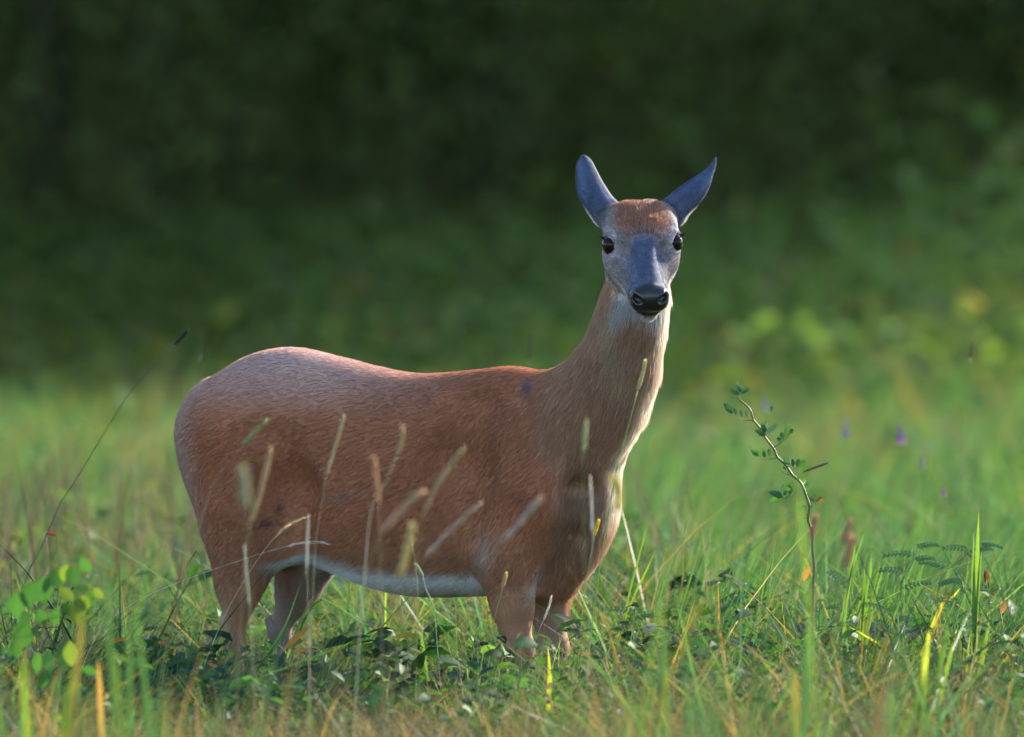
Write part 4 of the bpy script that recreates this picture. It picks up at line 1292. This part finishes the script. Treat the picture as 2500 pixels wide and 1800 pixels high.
# the round-leaved seedling at the lower left
loc = thing('locust_seedling', P(70, 1900, -1.7), 'bright green seedling with rounded leaflets in the lower left corner', 'seedling')
ly = -1.7
def lfx(cx, cy): return (cx * .3062, 1300 + cy * .3062)
for pts_ in ([(230, 900), (290, 740), (350, 690)], [(60, 440), (240, 270), (330, 60)], [(200, 1900), (150, 1400), (230, 900)], [(290, 740), (200, 620), (130, 560)], [(350, 690), (480, 520), (560, 330)], [(350, 690), (600, 640), (790, 480)],
             [(230, 900), (400, 900), (540, 880)]):
    tb = MB(); tb.tube(spline([P(*lfx(*q), ly) for q in pts_], 8), .0011, (.10, .09, .05), 5); part('stalk', tb, STEM_M, loc)
for (cx, cy), (tx, ty), kind in [((440, 290), (450, 410), 'round'), ((500, 390), (520, 290), 'yellow'), ((560, 270), (590, 390), 'round'), ((350, 350), (345, 510), 'round'), ((260, 390), (220, 550), 'round'), ((140, 480), (130, 640), 'round'),
                                 ((470, 450), (560, 520), 'yellow'), ((600, 520), (650, 630), 'yellow'), ((650, 500), (690, 580), 'yellow'), ((700, 470), (730, 560), 'round'), ((740, 450), (800, 510), 'yellow'), ((440, 610), (440, 710), 'round'),
                                 ((500, 570), (560, 650), 'round'), ((560, 580), (610, 700), 'yellow'), ((200, 700), (170, 880), 'round'), ((110, 850), (130, 970), 'mid'), ((520, 870), (520, 1050), 'deep'), ((560, 870), (560, 1020), 'yellow'),
                                 ((650, 1080), (745, 1120), 'mid'), ((640, 210), (700, 290), 'round'), ((300, 960), (290, 1080), 'mid'), ((380, 940), (390, 1080), 'deep'), ((210, 1000), (190, 1140), 'mid'), ((340, 1080), (340, 1210), 'mid'), ((420, 1150), (440, 1290), 'deep'), ((240, 640), (180, 700), 'round'), ((300, 620), (350, 710), 'round')]:
    yy_ = ly + rr_.uniform(-.10, .10)
    put_leaf(loc, kind, P(*lfx(cx, cy), yy_), P(*lfx(cx + (tx - cx) * 1.3, cy + (ty - cy) * 1.3), yy_ - .01), (rr_.uniform(-.5, .5), -1, rr_.uniform(-.2, .5)))

# vetches with feathery leaves on the right
def vetch(label, base_px, tip_px, y, n, seed, flower=None):
    r = random.Random(seed)
    b = P(*base_px, y); t_ = P(*tip_px, y + .03)
    g0 = np.array([b[0] + .01, y, float(ground_z(b[0], y))])
    th = thing('vetch_plant', g0, label, 'vetch', 'vetches in the grass to the right')
    cv = spline([g0, (g0 + b) / 2 + np.array([.012, 0, 0]), b, (b + t_) / 2 + np.array([.01, 0, .02]), t_], 30)
    mb = MB(); mb.tube(cv, [.0018 - .0009 * i / 29 for i in range(30)], (.09, .18, .06), 5); part('stem', mb, STEM_M, th)
    for k in range(n):
        i = int(8 + 21 * k / max(1, n - 1)); p0 = cv[min(29, i)]
        d = np.array([(-1) ** k * r.uniform(.5, 1), r.uniform(-.6, .4), r.uniform(.1, .7)]); d /= np.linalg.norm(d)
        lf = MB(); ll = r.uniform(.045, .075)
        ax_ = [p0 + d * ll * q + np.array([0, 0, -.018]) * q * q for q in np.linspace(0, 1, 8)]
        lf.tube(ax_, .0007, (.09, .18, .06), 3)
        for j in range(1, 8):
            for sd in (-1, 1):
                side = np.cross(d, (0, -.5, 1)); side /= np.linalg.norm(side)
                lf.leaf(ax_[j], d * .45 + side * sd, (0, -.6, .8), .018 * (1 - .05 * j), .0065, (.06 + .02 * r.random(), .16 + .03 * r.random(), .055), ns=3)
        part('leaf', lf, LEAF_M, th)
    return th


vetch('feathery vetch at the right reaching up beside the bright blades', (2200, 1450), (2235, 1340), .1, 7, 1)
vetch('feathery vetch arching right towards the edge, highest of the vetches', (2290, 1440), (2390, 1330), .2, 7, 2)
vetch('low feathery vetch under the tall bright blades at the right', (2330, 1540), (2350, 1420), .0, 6, 3)
vetch('feathery vetch low in the middle of the right-hand grass', (2160, 1600), (2180, 1500), -.1, 6, 4)
vetch('small feathery vetch just right of the deer\'s forelegs', (1500, 1590), (1560, 1500), .1, 6, 5)
vetch('feathery vetch right of the sapling\'s foot', (2060, 1560), (2080, 1440), .25, 6, 6)


def flower(label, u, v_, y, h_px, w_px, colr):
    """purple vetch raceme"""
    top = P(u, v_ - h_px / 2, y); bot = P(u + w_px * .1, v_ + h_px / 2, y)
    k = S0 * (Z0 + y) / Z0
    gz = np.array([bot[0] + .02, y, float(ground_z(bot[0], y))])
    th = thing('vetch_flower', gz, label, 'flower', 'purple vetch flowers')
    mb = MB(); mb.tube(spline([gz, (gz + bot) / 2 + np.array([.015, 0, 0]), bot, top], 12), .0011, (.07, .13, .04), 5); part('stem', mb, STEM_M, th)
    fm = MB()
    for j in range(26):
        q = random.random(); p0 = bot * (1 - q) + top * q; an = random.uniform(0, 6.28)
        d = np.array([math.cos(an), math.sin(an), -.5 + .5 * q])
        fm.leaf(p0, d, (0, 0, 1), w_px * k * .55 * (1.1 - .6 * q), w_px * k * .22, tuple(np.array(colr) * random.uniform(.75, 1.35)), ns=3, fold=.6)
    part('blossom', fm, LEAF_M, th)


VI, PU = (.16, .12, .48), (.20, .07, .50)
flower('pale violet flower spike far right, left of two out in the meadow', 2063, 1042, 3.2, 42, 24, VI)
flower('deep purple flower far right, right of two out in the meadow', 2198, 1060, 3.0, 30, 30, PU)
flower('faint violet flower above the thorny sapling\'s leaves', 1866, 985, 4.2, 24, 20, VI)
flower('faint violet flower at the right, below the two purple ones', 2250, 1125, 2.4, 24, 18, VI)
flower('small purple flower near the right edge among dark leaves', 2303, 1200, 1.5, 20, 14, PU)
flower('tiny purple flower on the ground right of the forelegs', 1412, 1668, -.15, 34, 14, PU)
flower('tiny violet flower low in the grass right of the sapling', 2132, 1535, .0, 22, 16, VI)


# bright broad grass tufts
def blade_tuft(label, bl, y, group='broad bright grass tufts'):
    """bl: (tip, mid, foot) in photo pixels, width px, colour"""
    x0 = P(bl[0][2][0], bl[0][2][1], y)
    g0 = np.array([x0[0], y, float(ground_z(x0[0], y))])
    th = thing('grass_tuft', g0, label, 'grass', group)
    for (tip, mid, foot, w, colr) in bl:
        pts_ = to_ground([P(*tip, y), P(*mid, y), P(*foot, y)])
        cv = spline(pts_, 14); mb = MB(); vs, cs = [], []
        an = random.uniform(-.5, .5)
        for i, q in enumerate(cv):
            t = i / 13
            ww = w * S0 * .5 * min(1, (t + .015) * 3.2) ** .8 * (1 - .35 * max(0, t - .5))
            sv = np.array([math.cos(an), math.sin(an), 0]) * ww
            cc = np.array(colr) * (1.15 - .3 * t)
            vs += [q + sv + np.array([0, -.25 * ww, 0]), q, q - sv + np.array([0, -.25 * ww, 0])]; cs += [tuple(cc)] * 3
        fs = []
        for i in range(13): fs += [(3 * i, 3 * i + 1, 3 * i + 4, 3 * i + 3), (3 * i + 1, 3 * i + 2, 3 * i + 5, 3 * i + 4)]
        mb.add(vs, fs, cs); part('blade', mb, GRASS_M, th)


YG, LG, OG, DG = (.12, .20, .03), (.085, .18, .04), (.18, .15, .05), (.05, .12, .045)
def rfx(cx, cy): return (1900 + cx * .3061, 1300 + cy * .3061)
def rb(tip, mid, foot, w, c_): return (rfx(*tip), rfx(*mid), rfx(*foot), w, c_)
blade_tuft('tall broad yellow-green blades near the right edge', [rb((1600, -160), (1585, 250), (1570, 720), 15, YG), rb((1560, 0), (1555, 350), (1562, 640), 11, LG), rb((1625, 150), (1600, 420), (1580, 720), 8, LG)], -.25)
blade_tuft('forked yellow-green blades at the lower right', [rb((1425, 690), (1450, 900), (1490, 1150), 12, LG), rb((1535, 790), (1510, 1000), (1492, 1180), 8, YG), rb((1600, 960), (1540, 1100), (1500, 1260), 7, LG)], -.55)
blade_tuft('single bright blade slanting by the right edge, right of the forked blades', [rb((1690, 670), (1650, 900), (1585, 1290), 11, YG)], -.6)
blade_tuft('wide blurred yellow-tipped blades in the lower right foreground', [rb((1210, 780), (1170, 1050), (1110, 1560), 18, (.30, .34, .05)), rb((1190, 1080), (1165, 1250), (1130, 1560), 15, LG), rb((1150, 1000), (1120, 1300), (1095, 1600), 12, YG)], -1.7)
blade_tuft('cluster of short bright blades right of the thorny sapling', [rb((690, 250), (685, 380), (680, 520), 8, YG), rb((745, 190), (735, 330), (700, 500), 8, LG), rb((815, 200), (790, 330), (750, 500), 8, YG), rb((850, 250), (815, 370), (780, 500), 6, LG), rb((620, 80), (590, 260), (560, 460), 7, YG), rb((690, 0), (620, 200), (560, 420), 6, LG)], .1)
blade_tuft('yellow blade lying aslant under the vetches', [rb((1450, 450), (1380, 530), (1290, 610), 11, (.36, .36, .03))], .0)
blade_tuft('yellow-green leaf blade arching over the violet flower', [rb((560, 750), (700, 830), (910, 1000), 11, (.26, .32, .04))], -.1)
blade_tuft('blurred upright blades at the bottom right of the picture', [rb((910, 1270), (905, 1380), (900, 1560), 8, LG), rb((430, 1120), (390, 1250), (340, 1400), 8, YG), rb((130, 1100), (140, 1300), (150, 1480), 16, OG), rb((240, 700), (230, 1000), (210, 1560), 16, DG)], -2.4)
blade_tuft('blurred bright blades between fork and foreground at the right', [rb((1350, 730), (1330, 900), (1290, 1090), 13, LG), rb((1400, 870), (1370, 1010), (1320, 1200), 10, YG)], -1.4)
blade_tuft('yellow-green blades left of the thorny sapling', [((1700, 1370), (1640, 1352), (1610, 1500), 8, (.07, .12, .03)), ((1760, 1450), (1725, 1475), (1690, 1520), 7, OG)], -4.0)
blade_tuft('short bright blade behind the sapling\'s stem', [((1952, 1165), (1950, 1210), (1955, 1256), 6.5, (.12, .21, .05))], -3.6)
blade_tuft('slim tall blades rising right of the deer\'s chest', [((1585, 1265), (1560, 1360), (1530, 1480), 5, LG), ((1600, 1345), (1575, 1400), (1530, 1500), 6, YG), ((1720, 1290), (1690, 1400), (1660, 1500), 5, LG)], .2)
blade_tuft('blurred green blade beside the right foreleg', [((1622, 1530), (1618, 1640), (1610, 1780), 17, DG)], -1.8)
blade_tuft('yellow blade crossing in front of the forelegs', [((1338, 1582), (1342, 1660), (1335, 1775), 12, (.36, .36, .03)), ((1366, 1646), (1360, 1664), (1356, 1690), 11, YG)], -.8)
def lb(tip, mid, foot, w, c_): return (lfx(*tip), lfx(*mid), lfx(*foot), w, c_)
blade_tuft('blurred yellow-green blades beside the round-leaved seedling', [lb((850, 330), (850, 500), (865, 700), 9, DG), lb((1085, 560), (1090, 780), (1130, 1010), 9, DG), lb((1020, 700), (1025, 850), (1030, 1040), 9, DG), lb((920, 950), (925, 1100), (945, 1270), 9, (.07, .13, .03))], -3.4)
blade_tuft('red and yellow withered blade at the lower left', [lb((780, 1020), (790, 1200), (800, 1440), 12, (.28, .17, .06))], -2.3)
blade_tuft('yellow blades below the round-leaved seedling', [lb((570, 1140), (555, 1320), (530, 1540), 17, YG), lb((175, 980), (180, 1180), (195, 1380), 12, YG), lb((640, 640), (650, 780), (630, 920), 9, OG)], -3.6)
blade_tuft('bent grass stalk with a drooping tip left of the hind leg', [((540, 1524), (505, 1430), (470, 1354), 4, (.22, .25, .10)), ((470, 1352), (430, 1500), (372, 1700), 3.5, (.08, .11, .04))], -.3)
blade_tuft('bright blades rising before the hind hooves', [((735, 1420), (690, 1540), (600, 1680), 7, (.18, .34, .10)), ((720, 1505), (670, 1580), (590, 1690), 8, LG), ((715, 1625), (700, 1680), (685, 1755), 13, YG), ((600, 1700), (596, 1715), (590, 1735), 9, YG)], -.45)
blade_tuft('green blades under the white belly', [((840, 1440), (800, 1455), (750, 1480), 6, YG), ((880, 1445), (820, 1462), (755, 1490), 7, LG), ((895, 1535), (850, 1570), (810, 1600), 7, YG), ((1030, 1540), (1030, 1565), (1036, 1600), 9, LG), ((950, 1555), (900, 1570), (860, 1590), 8, YG)], .0)


# fallen and withered leaves caught in the grass
def withered(label, a_, b_, y, colr, w_):
    k = 'w%d' % len(LM); LM[k] = leaf_mesh('withered_leaf', colr, w_, .35, .25, LEAF_M, tipc=tuple(np.array(colr) * .7))
    bb, tt = P(*a_, y), P(*b_, y)
    th = thing('withered_leaf', bb, label, 'leaf', 'withered leaves in the grass')
    put_leaf(th, k, bb, tt, (.3, -1, .7), 'leaf_blade')
    gz = np.array([bb[0] + .02, y + .02, float(ground_z(bb[0], y))])
    sm = MB(); sm.tube(spline([gz, (gz + bb) / 2 + np.array([.012, 0, .02]), bb], 8), .0009, (.10, .10, .05), 4); part('stalk', sm, STEM_M, th)


withered('orange withered leaf lying at the lower right in front of the vetches', (2172, 1662), (2216, 1640), -.55, (.55, .25, .03), .5)
withered('salmon withered leaf near the right edge', (2444, 1500), (2456, 1466), -.3, (.34, .16, .09), .45)
withered('red-brown hanging leaf pair near the right edge', (2405, 1392), (2412, 1425), .1, (.20, .06, .03), .5)
withered('orange curled leaf strip left of the hind leg', (270, 1566), (308, 1558), -.3, (.60, .24, .03), .3)
withered('second orange leaf strip closer to the hind leg', (382, 1565), (424, 1580), -.3, (.55, .22, .03), .25)
withered('small orange curl on the thatch beside the hind hoof', (505, 1620), (540, 1632), -.4, (.60, .28, .06), .3)
withered('orange-red leaf blade under the deer\'s flank', (690, 1590), (755, 1522), -.2, (.60, .28, .05), .16)
withered('long orange leaf lying flat beneath the flank', (710, 1592), (775, 1582), -.25, (.60, .26, .04), .2)
withered('yellow-orange leaf beneath the belly', (960, 1556), (1022, 1545), -.1, (.42, .34, .04), .25)
withered('orange leaf right of the forelegs', (1418, 1600), (1455, 1598), -.2, (.50, .17, .05), .35)
withered('yellow-brown leaf on the ground right of the forelegs', (1445, 1665), (1466, 1690), -.3, (.45, .25, .04), .6)
withered('bright green leaf lying before the near foreleg', (1214, 1628), (1266, 1624), -.7, (.16, .40, .03), .42)
withered('red leaf among weeds at the far left', (112, 1303), (138, 1306), .4, (.30, .08, .04), .4)
withered('orange leaf half hidden near the lower right edge', (2455, 1610), (2474, 1596), -.3, (.50, .12, .06), .5)
